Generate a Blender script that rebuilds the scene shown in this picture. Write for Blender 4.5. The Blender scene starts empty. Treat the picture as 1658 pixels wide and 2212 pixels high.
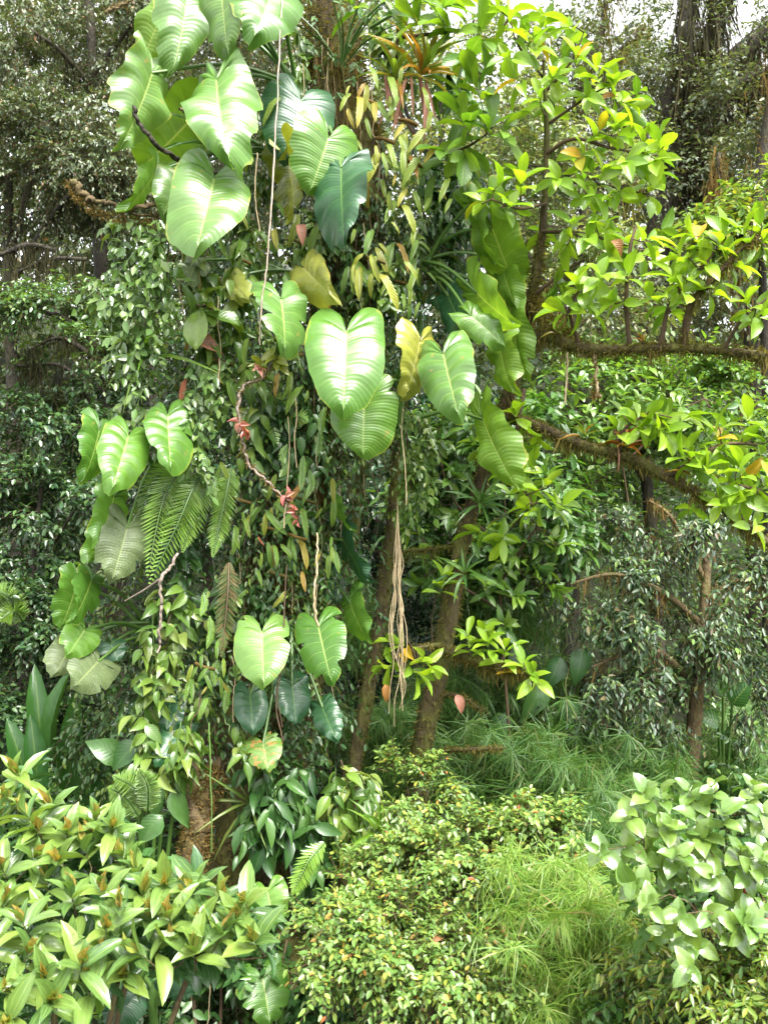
import bpy, math, random
import numpy as np
from mathutils import Matrix, Vector

# ------------------------------------------------------------------ camera, sky, sun, exposure
sc = bpy.context.scene
C = bpy.context.collection
CZ = 5.0                                    # eye height above the gully floor (m)
F, CX, CY = 1915.0, 829.0, 1105.5           # focal length and centre of a 1658 x 2211 picture
cam_d = bpy.data.cameras.new('camera')
cam = bpy.data.objects.new('camera', cam_d); C.objects.link(cam)
cam.location = (0, 0, CZ); cam.rotation_euler = (math.radians(90), 0, 0)
cam_d.sensor_fit = 'VERTICAL'; cam_d.sensor_height = 36.0; cam_d.sensor_width = 27.0
cam_d.lens = 18.0 / (CY / F); cam_d.clip_start = 0.05; cam_d.clip_end = 900
cam_d.dof.use_dof = True; cam_d.dof.focus_distance = 6.1; cam_d.dof.aperture_fstop = 4.0
sc.camera = cam

SUN_EL, SUN_AZ = 60, 150                    # soft light from above and behind the camera's right shoulder
w = bpy.data.worlds.new('World'); sc.world = w; w.use_nodes = True
nt = w.node_tree; bg = nt.nodes['Background']
sky = nt.nodes.new('ShaderNodeTexSky'); sky.sky_type = 'NISHITA'; sky.sun_disc = False
sky.sun_elevation = math.radians(SUN_EL); sky.sun_rotation = math.radians(SUN_AZ)
sky.altitude = 1500; sky.air_density = 1.0; sky.dust_density = 6.0; sky.ozone_density = 1.0
hs = nt.nodes.new('ShaderNodeHueSaturation'); hs.inputs['Saturation'].default_value = 0.10
nt.links.new(sky.outputs[0], hs.inputs['Color']); nt.links.new(hs.outputs[0], bg.inputs[0])
bg.inputs[1].default_value = 0.085
sl = bpy.data.lights.new('sun', 'SUN'); sl.energy = 1.5; sl.angle = math.radians(34); sl.color = (1, 0.97, 0.91)
so = bpy.data.objects.new('sun', sl); C.objects.link(so)
_e, _a = math.radians(SUN_EL), math.radians(SUN_AZ)
sun_dir = Vector((math.sin(_a) * math.cos(_e), math.cos(_a) * math.cos(_e), math.sin(_e)))
so.rotation_euler = sun_dir.to_track_quat('Z', 'Y').to_euler()
sc.view_settings.view_transform = 'Standard'; sc.view_settings.look = 'None'
sc.view_settings.gamma = 1.0; sc.view_settings.use_curve_mapping = False
sc.view_settings.exposure = 3.25
sc.render.engine = 'CYCLES'
sc.cycles.max_bounces = 6; sc.cycles.diffuse_bounces = 3; sc.cycles.glossy_bounces = 2
sc.cycles.transmission_bounces = 3; sc.cycles.transparent_max_bounces = 4

# ------------------------------------------------------------------ small helpers
R = np.random.default_rng
UP = np.array([0, 0, 1.0])
def P(px, py, d): return np.array([(px - CX) / F * d, d, CZ - (py - CY) / F * d])
def PP(l): return np.array([P(*q[:3]) for q in l])
def nrm(v):
    v = np.asarray(v, float); return v / np.maximum(np.linalg.norm(v, axis=-1, keepdims=True), 1e-9)
def ground_z(x, y):
    x = np.asarray(x, float); y = np.asarray(y, float)
    z = 0.2 + 1.3 * np.clip((y - 4) / 3.5, 0, 1) ** 1.2 + 0.30 * np.clip(y - 8, 0, 55)
    z = z + 0.25 * np.sin(x * 0.7 + 1) * np.cos(y * 0.5) * np.clip((y - 3) / 10, 0.2, 1.5)
    z = z + 0.10 * np.clip(-x - 3, 0, 30) * np.clip((y - 5) / 10, 0, 1)
    return z

class Geo:
    def __init__(s): s.V = []; s.F = []; s.U = []; s.M = []; s.n = 0
    def add(s, V, Fc, U=None, m=0):
        V = np.asarray(V, np.float32).reshape(-1, 3); Fc = np.asarray(Fc, np.int64)
        if len(V) == 0 or len(Fc) == 0: return s
        s.V.append(V); s.F.append(Fc + s.n)
        s.U.append(np.zeros((len(V), 2), np.float32) if U is None else np.asarray(U, np.float32))
        s.M.append(np.full(len(Fc), m, np.int32)); s.n += len(V); return s
    def mesh(s, name, mats, smooth=True, origin=(0, 0, 0)):
        me = bpy.data.meshes.new(name)
        V = np.concatenate(s.V) - np.asarray(origin, np.float32); U = np.concatenate(s.U)
        loops = np.concatenate([f.ravel() for f in s.F]).astype(np.int32)
        tot = np.concatenate([np.full(len(f), f.shape[1], np.int32) for f in s.F])
        start = np.concatenate([[0], np.cumsum(tot)[:-1]]).astype(np.int32)
        me.vertices.add(len(V)); me.vertices.foreach_set('co', V.ravel())
        me.loops.add(len(loops)); me.loops.foreach_set('vertex_index', loops)
        me.polygons.add(len(tot)); me.polygons.foreach_set('loop_start', start)
        me.polygons.foreach_set('material_index', np.concatenate(s.M))
        uvl = me.uv_layers.new(name='UVMap'); uvl.data.foreach_set('uv', U[loops].ravel())
        if smooth: me.polygons.foreach_set('use_smooth', np.ones(len(tot), bool))
        for m in (mats if isinstance(mats, (list, tuple)) else [mats]): me.materials.append(m)
        me.update(calc_edges=True); return me

def catmull(pts, n):
    p = np.asarray(pts, float)
    if len(p) < 3:
        t = np.linspace(0, 1, n)[:, None]; return p[0] * (1 - t) + p[-1] * t
    q = np.vstack([2 * p[0] - p[1], p, 2 * p[-1] - p[-2]]); m = len(p) - 1
    t = np.linspace(0, m - 1e-6, n); i = t.astype(int); u = (t - i)[:, None]
    a, b, c, d = q[i], q[i + 1], q[i + 2], q[i + 3]
    return 0.5 * (2 * b + (c - a) * u + (2 * a - 5 * b + 4 * c - d) * u ** 2 + (3 * b - a - 3 * c + d) * u ** 3)

def tube(pts, r, seg=7, n=None, bump=0.0, seed=0, cap=True):
    """a swept tube; r is a number or a list along the path; returns V, F, UV"""
    pts = np.asarray(pts, float); n = n or max(4, len(pts) * 4)
    p = catmull(pts, n); r = np.interp(np.linspace(0, 1, n), np.linspace(0, 1, np.size(r)), np.atleast_1d(r)) if np.size(r) > 1 else np.full(n, float(np.atleast_1d(r)[0]))
    t = nrm(np.gradient(p, axis=0)); ref = np.array([0.31, 0.9, 0.2])
    a = nrm(np.cross(t, ref)); b = np.cross(t, a)
    th = np.linspace(0, 2 * math.pi, seg, endpoint=False)
    rr = np.repeat(r[:, None], seg, 1)
    if bump:
        g = R(seed); s = np.linspace(0, 1, n)[:, None] * np.linalg.norm(np.diff(p, axis=0), axis=1).sum()
        k = np.zeros_like(rr)
        for f in (1.1, 2.3, 4.7, 9.1, 17.0):
            k += np.sin(s * f * 2 + g.random() * 6 + g.integers(1, 4) * th + 1.5 * np.sin(s * f * .7 + th * g.integers(1, 4))) / (1 + f * .25)
        k += g.normal(0, .35, rr.shape); rr = rr * (1 + bump * k)
    V = p[:, None] + rr[..., None] * (np.cos(th)[None, :, None] * a[:, None] + np.sin(th)[None, :, None] * b[:, None])
    ln = np.concatenate([[0], np.cumsum(np.linalg.norm(np.diff(p, axis=0), axis=1))])
    U = np.stack(np.broadcast_arrays(np.linspace(0, 1, seg)[None, :], ln[:, None]), -1).reshape(-1, 2)
    i = np.arange(n - 1)[:, None] * seg; j = np.arange(seg)[None]
    Fq = np.stack([i + j, i + (j + 1) % seg, i + seg + (j + 1) % seg, i + seg + j], -1).reshape(-1, 4)
    V = V.reshape(-1, 3)
    return V, Fq, U

# leaf templates: x across (-.5 .. .5), y along (0 .. 1), z out of the upper face
PROFILE = {
    'elliptic': ([0, .05, .2, .45, .7, .88, 1], [.03, .12, .37, .5, .42, .21, 0]),
    'obovate': ([0, .06, .25, .55, .78, .93, 1], [.03, .09, .27, .47, .48, .27, 0]),
    'ovate': ([0, .05, .2, .4, .65, .86, 1], [.05, .24, .46, .5, .36, .15, 0]),
    'lance': ([0, .05, .2, .4, .65, .86, 1], [.03, .14, .40, .5, .38, .17, 0]),
    'strap': ([0, .08, .2, .45, .7, .9, 1], [.08, .30, .44, .5, .46, .26, .02]),
    'round': ([0, .04, .18, .42, .68, .88, 1], [.04, .26, .47, .5, .40, .20, 0]),
}
def tpl(kind, fold=.16, curl=.18, wave=0.0, seed=0, asp=.42, cols=3):
    """asp: width over length of the leaf it will become, so that the fold keeps its angle"""
    y, x = map(np.array, PROFILE[kind]); g = R(seed); n = len(y); us = np.linspace(-1, 1, cols)
    V = []; U = []
    for i in range(n):
        z = -curl * y[i] ** 2 + .04 * math.sin(math.pi * y[i])
        for u in us:
            q = abs(u); f = (1.35 * q - .55 * q * q) if cols > 3 else q
            V.append((u * x[i], y[i], z + f * x[i] * fold * 2 * asp + (g.normal(0, wave) * q * asp * 2 if q else 0)))
            U.append((.5 + .5 * u, y[i]))
    Fq = []
    for i in range(n - 1):
        for k in range(cols - 1):
            a = i * cols + k; Fq.append((a, a + 1, a + 1 + cols, a + cols))
    return np.array(V), np.array(Fq), np.array(U)
def tpl_small(w=(.5, .4), y=(.32, .68), fold=.14, curl=.12):
    fold *= .7
    V = np.array([(0, 0, 0), (w[0], y[0], fold * w[0]), (w[1], y[1], fold * w[1] - curl * .5), (0, 1, -curl), (-w[1], y[1], fold * w[1] - curl * .5), (-w[0], y[0], fold * w[0])])
    return V, np.array([(0, 1, 2, 3), (0, 3, 4, 5)]), np.array([(.5, 0), (1, .3), (1, .7), (.5, 1), (0, .7), (0, .3)])
SMALL = tpl_small(); NARROW = tpl_small((.42, .46), (.25, .55), .1, .25)
BLADE = (np.array([(-.5, 0, 0), (.5, 0, 0), (.42, .55, -.08), (-.42, .55, -.08), (0, 1, -.3)]),)
def scatter(g, T, p, d, n, L, Wd, m=0):
    """copies of one leaf template: p base, d along, n upper normal"""
    p = np.asarray(p); k = len(p)
    if k == 0: return
    d = nrm(d); s = nrm(np.cross(d, n)); n = np.cross(s, d)
    V0, F0, U0 = T; L = np.broadcast_to(np.asarray(L, float), (k,)); Wd = np.broadcast_to(np.asarray(Wd, float), (k,))
    V = p[:, None] + V0[None, :, :1] * (s * Wd[:, None])[:, None] + V0[None, :, 1:2] * (d * L[:, None])[:, None] + V0[None, :, 2:] * (n * L[:, None])[:, None]
    Fc = (F0[None] + (np.arange(k) * len(V0))[:, None, None]).reshape(-1, F0.shape[1])
    g.add(V.reshape(-1, 3), Fc, np.tile(U0, (k, 1)), m)
def hanging(g, p, ln, wd, rng, lean=.15, m=0, seg=3):
    """thin hanging strips (moss beards, rootlets)"""
    k = len(p); ln = np.broadcast_to(ln, (k,)); a = rng.random(k) * math.pi
    s = np.stack([np.cos(a), np.sin(a), 0 * a], 1) * (np.broadcast_to(wd, (k,)) * .5)[:, None]
    off = rng.normal(0, lean, (k, 3)); off[:, 2] = -1; V = []
    for i in range(seg):
        t = i / (seg - 1); c = p + off * (ln * t)[:, None] + rng.normal(0, .04, (k, 3)) * (ln * min(t, .8))[:, None]
        f = 1 - .85 * t; V += [c - s * f, c + s * f]
    V = np.stack(V, 1); q = np.array([(2 * i, 2 * i + 1, 2 * i + 3, 2 * i + 2) for i in range(seg - 1)])
    g.add(V.reshape(-1, 3), (q[None] + (np.arange(k) * 2 * seg)[:, None, None]).reshape(-1, 4), None, m)

# ------------------------------------------------------------------ scene objects
def tag(o, label=None, cat=None, group=None, kind=None):
    if label: o['label'] = label
    if cat: o['category'] = cat
    if group: o['group'] = group
    if kind: o['kind'] = kind
    return o
BASE = {}
def thing(name, label, cat, loc, group=None):
    o = bpy.data.objects.new(name, None); C.objects.link(o); o.empty_display_size = .1
    o.location = Vector(loc); BASE[o.name] = np.asarray(loc, float)
    return tag(o, label, cat, group)
def part(name, g, mats, parent, base=None, kind=None, label=None, smooth=True):
    if not g.V: return None
    b = np.asarray(base if base is not None else BASE[parent.name])
    o = bpy.data.objects.new(name, g.mesh(name, mats, smooth, b)); C.objects.link(o); o.parent = parent
    return tag(o, label, None, None, kind)
def sub(name, g, mats, parent_part, base, **k): return part(name, g, mats, parent_part, base, **k)
def single(name, g, mats, label, cat, loc=(0, 0, 0), group=None, kind=None, smooth=True):
    o = bpy.data.objects.new(name, g.mesh(name, mats, smooth, loc)); C.objects.link(o); o.location = Vector(loc)
    return tag(o, label, cat, group, kind)
LEAFMESH = {}
def leaf_mesh(T, key, mat):
    k = (key, mat.name)
    if k not in LEAFMESH:
        g = Geo(); g.add(*T); LEAFMESH[k] = g.mesh('leaf', mat)
    return LEAFMESH[k]
def leaf_parts(name, meshes, parent, p, d, n, L, Wd, rng):
    """each leaf its own object, sharing mesh data"""
    d = nrm(d); s = nrm(np.cross(d, n)); n = np.cross(s, d); b = BASE[parent.name]
    for i in range(len(p)):
        o = bpy.data.objects.new(name, meshes[int(rng.integers(len(meshes)))]); C.objects.link(o); o.parent = parent
        M = np.eye(4); M[:3, 0] = s[i] * Wd[i]; M[:3, 1] = d[i] * L[i]; M[:3, 2] = n[i] * L[i]; M[:3, 3] = p[i] - b
        o.matrix_local = Matrix(M.tolist())

# ------------------------------------------------------------------ materials
MATS = {}
def _n(nt, t, **k):
    n = nt.nodes.new(t)
    for a, v in k.items(): setattr(n, a, v)
    return n
def _math(nt, op, a, b=None, c=None):
    n = _n(nt, 'ShaderNodeMath', operation=op)
    for i, v in enumerate((a, b, c)):
        if v is None: continue
        if isinstance(v, (int, float)): n.inputs[i].default_value = v
        else: nt.links.new(v, n.inputs[i])
    return n.outputs[0]
def _mix(nt, fac, a, b):
    n = _n(nt, 'ShaderNodeMix', data_type='RGBA')
    for s, v in ((n.inputs[0], fac), (n.inputs[6], a), (n.inputs[7], b)):
        if isinstance(v, (int, float)): s.default_value = v
        elif isinstance(v, (tuple, list)): s.default_value = (*v, 1)
        else: nt.links.new(v, s)
    return n.outputs[2]
def leaf_mat(name, cols, rough=.34, spec=.5, trans=.32, vein=None, vcol=(.2, .28, .06), edge=None, spots=None, tint=(1.5, 1.45, .55), bump=.35, coat=0.0, stops=None):
    m = bpy.data.materials.new(name); m.use_nodes = True; nt = m.node_tree; nt.nodes.clear(); Lk = nt.links.new
    out = _n(nt, 'ShaderNodeOutputMaterial'); pb = _n(nt, 'ShaderNodeBsdfPrincipled'); tr = _n(nt, 'ShaderNodeBsdfTranslucent'); mx = _n(nt, 'ShaderNodeMixShader')
    oi = _n(nt, 'ShaderNodeObjectInfo'); ge = _n(nt, 'ShaderNodeNewGeometry'); uv = _n(nt, 'ShaderNodeUVMap')
    rnd = _math(nt, 'FRACT', _math(nt, 'ADD', oi.outputs['Random'], ge.outputs['Random Per Island']))
    rp = _n(nt, 'ShaderNodeValToRGB'); cr = rp.color_ramp
    k = len(cols); st = stops or [i / max(1, k - 1) for i in range(k)]
    while len(cr.elements) < k: cr.elements.new(.5)
    for i in range(k): cr.elements[i].position = st[i]; cr.elements[i].color = (*cols[i], 1)
    Lk(rnd, rp.inputs[0]); col = rp.outputs[0]
    tc = _n(nt, 'ShaderNodeTexCoord'); nz = _n(nt, 'ShaderNodeTexNoise'); nz.inputs['Scale'].default_value = 3.2; nz.inputs['Detail'].default_value = 4
    Lk(tc.outputs['Object'], nz.inputs['Vector'])
    sx = _n(nt, 'ShaderNodeSeparateXYZ'); Lk(uv.outputs[0], sx.inputs[0]); u, v = sx.outputs[0], sx.outputs[1]
    vb = _n(nt, 'ShaderNodeHueSaturation'); Lk(col, vb.inputs['Color'])
    Lk(_math(nt, 'MULTIPLY_ADD', nz.outputs[0], 1.0, .5), vb.inputs['Value']); col = vb.outputs[0]
    height = None
    if vein in ('mid', 'mela'):
        a = _math(nt, 'ABSOLUTE', _math(nt, 'MULTIPLY_ADD', u, 2.0, -1.0))
        mid = _math(nt, 'LESS_THAN', a, .07)
        if vein == 'mela':
            side = _math(nt, 'LESS_THAN', _math(nt, 'ABSOLUTE', _math(nt, 'SUBTRACT', a, .58)), .045)
            mid = _math(nt, 'MAXIMUM', mid, side)
            height = _math(nt, 'SINE', _math(nt, 'MULTIPLY', v, 150.0))
        else:
            height = _math(nt, 'SINE', _math(nt, 'MULTIPLY', _math(nt, 'MULTIPLY_ADD', a, -.28, v), 58.0))
        col = _mix(nt, _math(nt, 'MULTIPLY', mid, .6), col, vcol)
    if vein == 'heart':
        fr = _math(nt, 'ABSOLUTE', _math(nt, 'SUBTRACT', _math(nt, 'FRACT', _math(nt, 'ADD', u, .5)), .5))
        lat = _math(nt, 'MULTIPLY', _math(nt, 'LESS_THAN', fr, .045), _math(nt, 'SUBTRACT', 1.0, v))
        mid = _math(nt, 'LESS_THAN', v, .035)
        col = _mix(nt, _math(nt, 'MAXIMUM', _math(nt, 'MULTIPLY', lat, .4), _math(nt, 'MULTIPLY', mid, .85)), col, vcol)
        height = _math(nt, 'MULTIPLY', _math(nt, 'SINE', _math(nt, 'MULTIPLY', u, 6.2832 * 4)), .35)
    if edge:
        e = _math(nt, 'MULTIPLY', _math(nt, 'GREATER_THAN', _math(nt, 'ADD', v, _math(nt, 'MULTIPLY', nz.outputs[0], .30)), 1.15), .7)
        col = _mix(nt, e, col, edge)
    if spots:
        n2 = _n(nt, 'ShaderNodeTexNoise'); n2.inputs['Scale'].default_value = spots[2]; n2.inputs['Detail'].default_value = 6
        Lk(tc.outputs['Object'], n2.inputs['Vector'])
        col = _mix(nt, _math(nt, 'MULTIPLY', _math(nt, 'GREATER_THAN', n2.outputs[0], spots[1]), .85), col, spots[0])
    Lk(col, pb.inputs['Base Color']); pb.inputs['Roughness'].default_value = rough; pb.inputs['Specular IOR Level'].default_value = spec
    if coat: pb.inputs['Coat Weight'].default_value = coat; pb.inputs['Coat Roughness'].default_value = .12
    if height is not None and bump:
        bp = _n(nt, 'ShaderNodeBump'); bp.inputs['Strength'].default_value = bump; bp.inputs['Distance'].default_value = .004
        Lk(height, bp.inputs['Height']); Lk(bp.outputs[0], pb.inputs['Normal'])
    tm = _n(nt, 'ShaderNodeMix', data_type='RGBA', blend_type='MULTIPLY'); tm.inputs[0].default_value = 1
    Lk(col, tm.inputs[6]); tm.inputs[7].default_value = (*tint, 1); Lk(tm.outputs[2], tr.inputs[0])
    mx.inputs[0].default_value = trans; Lk(pb.outputs[0], mx.inputs[1]); Lk(tr.outputs[0], mx.inputs[2]); Lk(mx.outputs[0], out.inputs[0])
    MATS[name] = m; return m
def solid_mat(name, cols, scale=6.0, rough=.85, spec=.3, bump=.6, dist=.02, stretch=(1, 1, 1), stops=None):
    m = bpy.data.materials.new(name); m.use_nodes = True; nt = m.node_tree; Lk = nt.links.new
    pb = nt.nodes['Principled BSDF']; tc = _n(nt, 'ShaderNodeTexCoord'); mp = _n(nt, 'ShaderNodeMapping'); mp.inputs['Scale'].default_value = stretch
    Lk(tc.outputs['Object'], mp.inputs[0]); nz = _n(nt, 'ShaderNodeTexNoise'); nz.inputs['Scale'].default_value = scale; nz.inputs['Detail'].default_value = 9; nz.inputs['Roughness'].default_value = .68
    Lk(mp.outputs[0], nz.inputs['Vector']); rp = _n(nt, 'ShaderNodeValToRGB'); cr = rp.color_ramp; k = len(cols)
    st = stops or list(np.linspace(.32, .68, k))
    while len(cr.elements) < k: cr.elements.new(.5)
    for i in range(k): cr.elements[i].position = st[i]; cr.elements[i].color = (*cols[i], 1)
    Lk(nz.outputs[0], rp.inputs[0]); Lk(rp.outputs[0], pb.inputs['Base Color'])
    pb.inputs['Roughness'].default_value = rough; pb.inputs['Specular IOR Level'].default_value = spec
    n2 = _n(nt, 'ShaderNodeTexNoise'); n2.inputs['Scale'].default_value = scale * 7; n2.inputs['Detail'].default_value = 6; Lk(mp.outputs[0], n2.inputs['Vector'])
    bp = _n(nt, 'ShaderNodeBump'); bp.inputs['Strength'].default_value = bump; bp.inputs['Distance'].default_value = dist
    Lk(n2.outputs[0], bp.inputs['Height']); Lk(bp.outputs[0], pb.inputs['Normal']); MATS[name] = m; return m

YV = (.22, .30, .06)
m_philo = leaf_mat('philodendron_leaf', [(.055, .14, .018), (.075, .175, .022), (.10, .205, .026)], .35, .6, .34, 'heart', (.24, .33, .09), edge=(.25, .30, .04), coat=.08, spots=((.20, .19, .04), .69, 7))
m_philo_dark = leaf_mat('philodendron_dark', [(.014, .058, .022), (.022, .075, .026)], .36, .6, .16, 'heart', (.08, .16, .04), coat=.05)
m_philo_pale = leaf_mat('philodendron_pale', [(.085, .18, .034), (.115, .21, .042)], .34, .75, .3, 'heart', (.26, .34, .10), edge=(.28, .30, .05), coat=.08, spots=((.22, .20, .05), .67, 8))
m_philo_yel = leaf_mat('philodendron_yellow', [(.19, .22, .03), (.23, .24, .035)], .33, .6, .3, 'heart', (.33, .33, .10), edge=(.30, .24, .03), spots=((.15, .10, .02), .68, 14), coat=.2)
m_philo_backlit = leaf_mat('philodendron_backlit', [(.10, .20, .02), (.13, .23, .025)], .35, .5, .45, 'heart', (.25, .33, .08), edge=(.30, .32, .05))  # backlit leaves: light shining through is put into the yellower, brighter colour
m_philo_old = leaf_mat('philodendron_dusty', [(.085, .12, .045), (.10, .135, .05)], .45, .4, .25, 'heart', (.18, .22, .08), spots=((.24, .27, .17), .62, 60))
m_philo_torn = leaf_mat('philodendron_withered', [(.08, .17, .03), (.10, .18, .03)], .35, .5, .3, 'heart', (.26, .3, .1), spots=((.32, .17, .05), .55, 5))
m_stalk = leaf_mat('green_stalk', [(.05, .11, .02), (.07, .13, .025)], .35, .5, .0)
m_stalk_red = leaf_mat('brown_stalk', [(.08, .05, .025), (.11, .07, .03)], .5, .4, .0)
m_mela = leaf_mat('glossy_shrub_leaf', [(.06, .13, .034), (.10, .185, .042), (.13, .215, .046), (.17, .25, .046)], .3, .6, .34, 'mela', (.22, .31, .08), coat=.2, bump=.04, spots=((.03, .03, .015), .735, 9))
m_mela_low = leaf_mat('glossy_shrub_lower_leaf', [(.03, .09, .025), (.05, .13, .03)], .27, .7, .26, 'mela', (.10, .18, .05), coat=.25, bump=.04)  # darker greens for the lower layer of leaves
m_gold = leaf_mat('golden_bud_leaf', [(.36, .25, .07), (.30, .27, .06), (.22, .27, .05)], .45, .3, .3, 'mid', (.3, .22, .06))
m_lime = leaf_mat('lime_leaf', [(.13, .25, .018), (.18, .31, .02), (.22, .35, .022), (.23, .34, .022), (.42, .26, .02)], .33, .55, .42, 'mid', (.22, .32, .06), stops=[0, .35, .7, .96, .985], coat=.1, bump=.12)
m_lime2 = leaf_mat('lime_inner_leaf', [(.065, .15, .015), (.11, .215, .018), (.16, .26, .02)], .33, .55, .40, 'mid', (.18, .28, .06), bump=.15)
m_round = leaf_mat('round_leaf', [(.09, .175, .032), (.12, .21, .038), (.15, .235, .042)], .28, .8, .3, 'mid', (.16, .24, .08), coat=.4, bump=.1)
m_medium = leaf_mat('medium_leaf', [(.03, .09, .02), (.055, .14, .025), (.09, .19, .025)], .3, .65, .34, 'mid', (.14, .22, .05), coat=.15)
m_vine = leaf_mat('vine_leaf', [(.045, .10, .016), (.08, .155, .024), (.12, .20, .03), (.16, .20, .045)], .3, .6, .3, 'mid', (.14, .2, .06), spots=((.16, .15, .05), .70, 9), bump=.1)
m_vine_pale = leaf_mat('pale_vine_leaf', [(.07, .14, .035), (.105, .19, .045), (.15, .22, .06)], .3, .7, .3)
m_midbright = leaf_mat('fresh_leaf', [(.05, .125, .025), (.08, .175, .03), (.12, .225, .03), (.16, .26, .03)], .3, .65, .35, 'mid', (.16, .25, .06), bump=.15)
m_under = leaf_mat('undergrowth_leaf', [(.018, .058, .014), (.034, .09, .02), (.06, .13, .026)], .34, .5, .25, 'mid', (.06, .12, .03), bump=.08)
m_strap = leaf_mat('strap_fern_leaf', [(.09, .18, .025), (.12, .22, .03), (.17, .25, .03), (.28, .26, .035), (.34, .17, .05), (.32, .10, .05)], .36, .5, .3, 'mid', (.10, .12, .03), spots=((.20, .12, .03), .63, 5), stops=[0, .45, .75, .9, .96, 1], bump=.6)
m_strap_y = leaf_mat('yellow_strap_frond', [(.13, .22, .03), (.19, .27, .03), (.27, .29, .035), (.36, .28, .04), (.36, .15, .05)], .36, .5, .3, 'mid', (.16, .16, .04), spots=((.24, .14, .03), .62, 5), stops=[0, .4, .75, .93, 1], bump=.5)
m_fern = leaf_mat('fern_pinna', [(.10, .20, .025), (.13, .235, .03), (.16, .25, .04)], .28, .75, .3)
m_fern_old = leaf_mat('fern_pinna_old', [(.07, .11, .03), (.11, .12, .04), (.16, .10, .04)], .4, .4, .3)
m_brom = leaf_mat('bromeliad_leaf', [(.10, .20, .025), (.16, .22, .025), (.27, .20, .02), (.32, .13, .02)], .35, .5, .35, stops=[0, .45, .75, 1])
m_brom_or = leaf_mat('orange_bromeliad_leaf', [(.34, .12, .02), (.36, .20, .03), (.30, .06, .02)], .4, .4, .35)
m_bamboo = leaf_mat('bamboo_blade', [(.04, .11, .022), (.065, .15, .028), (.10, .18, .032), (.18, .17, .07)], .42, .4, .36, stops=[0, .45, .9, 1])
m_bamboo_bright = leaf_mat('bright_bamboo_blade', [(.08, .18, .025), (.13, .24, .03), (.19, .27, .045), (.30, .22, .10)], .42, .4, .38, stops=[0, .4, .9, 1])
m_small_y = leaf_mat('small_shrub_leaf', [(.075, .155, .034), (.12, .21, .042), (.16, .245, .045), (.24, .26, .04), (.32, .19, .045), (.34, .06, .03)], .36, .55, .3, stops=[0, .42, .80, .955, .993, 1])
m_grey = leaf_mat('grey_green_leaf', [(.030, .054, .018), (.054, .084, .030), (.082, .11, .040), (.12, .11, .04), (.20, .08, .035)], .33, .6, .26, stops=[0, .4, .88, .96, 1])
m_darkleaf = leaf_mat('dark_leaf', [(.010, .038, .014), (.018, .058, .020), (.03, .08, .025)], .26, .75, .2, coat=.15)
m_bgmid = leaf_mat('hillside_leaf', [(.026, .072, .022), (.05, .115, .03), (.085, .16, .035), (.12, .195, .04)], .3, .65, .32)
m_bgbright = leaf_mat('bright_hillside_leaf', [(.07, .15, .03), (.12, .215, .035), (.17, .26, .035), (.25, .25, .035)], .32, .6, .38)
m_darkmid = leaf_mat('shaded_shrub_leaf', [(.014, .042, .016), (.026, .068, .022), (.045, .095, .028), (.07, .13, .03)], .32, .6, .25)
m_tall = leaf_mat('olive_canopy_leaf', [(.035, .058, .026), (.06, .09, .042), (.09, .12, .058), (.13, .15, .065)], .4, .5, .3)
m_palebg = leaf_mat('pale_canopy_leaf', [(.07, .12, .045), (.11, .17, .06), (.16, .21, .08), (.22, .23, .08)], .32, .7, .35)
m_purple = leaf_mat('drooping_dark_leaf', [(.022, .046, .024), (.038, .075, .030), (.06, .11, .035), (.11, .19, .035), (.12, .08, .04)], .4, .5, .22, stops=[0, .4, .75, .93, 1])
m_helic = leaf_mat('banana_leaf', [(.022, .075, .015), (.035, .10, .018)], .34, .5, .3, 'mid', (.10, .17, .03), bump=.1)
m_dead = leaf_mat('dead_leaf', [(.28, .10, .03), (.34, .18, .04), (.20, .08, .04)], .5, .4, .3, 'mid', (.3, .2, .08))
m_deadpink = leaf_mat('withered_pink_leaf', [(.30, .13, .09), (.33, .16, .11)], .4, .4, .2, 'mid', (.3, .2, .12))
m_flower = leaf_mat('pink_red_bract', [(.42, .15, .12), (.46, .24, .18), (.34, .08, .07), (.4, .2, .15)], .35, .6, .25)
m_redtwig = solid_mat('red_twig', [(.30, .03, .03), (.45, .07, .06)], 20, .5)
m_bark = solid_mat('mossy_bark', [(.03, .022, .014), (.07, .052, .026), (.085, .085, .022), (.12, .12, .03)], 5, .9, .25, .9, .03, (1, 1, .5))
m_barkdark = solid_mat('dark_wet_bark', [(.014, .012, .010), (.03, .024, .016), (.045, .043, .017)], 5, .8, .35, .9, .03, (1, 1, .4))
m_barkbrown = solid_mat('brown_bark', [(.06, .042, .026), (.11, .08, .042), (.12, .115, .04)], 6, .9, .2, .9, .02, (1, 1, .6))
m_barkgrey = solid_mat('pale_bark', [(.09, .07, .055), (.16, .125, .10), (.25, .20, .165)], 14, .7, .3, .6, .006)
m_twig = solid_mat('thin_twig', [(.05, .032, .02), (.10, .065, .035)], 18, .8, .3, .4, .004)
m_root = solid_mat('aerial_root', [(.27, .20, .11), (.42, .34, .21)], 22, .7, .3, .4, .004)
m_liana = solid_mat('liana_stem', [(.22, .16, .12), (.36, .29, .23)], 22, .6, .35, .4, .004)
m_moss = leaf_mat('moss_strand', [(.07, .07, .016), (.12, .11, .025), (.17, .14, .035), (.11, .08, .03)], .85, .15, .3)
m_mossgreen = leaf_mat('green_moss', [(.06, .075, .014), (.10, .11, .02), (.14, .12, .025)], .85, .15, .3)
m_mossdark = leaf_mat('dark_moss', [(.018, .020, .010), (.035, .035, .014), (.05, .042, .018)], .85, .15, .2)
m_mossbrown = leaf_mat('brown_moss', [(.11, .075, .025), (.16, .10, .03), (.09, .085, .025)], .85, .15, .25)
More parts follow.
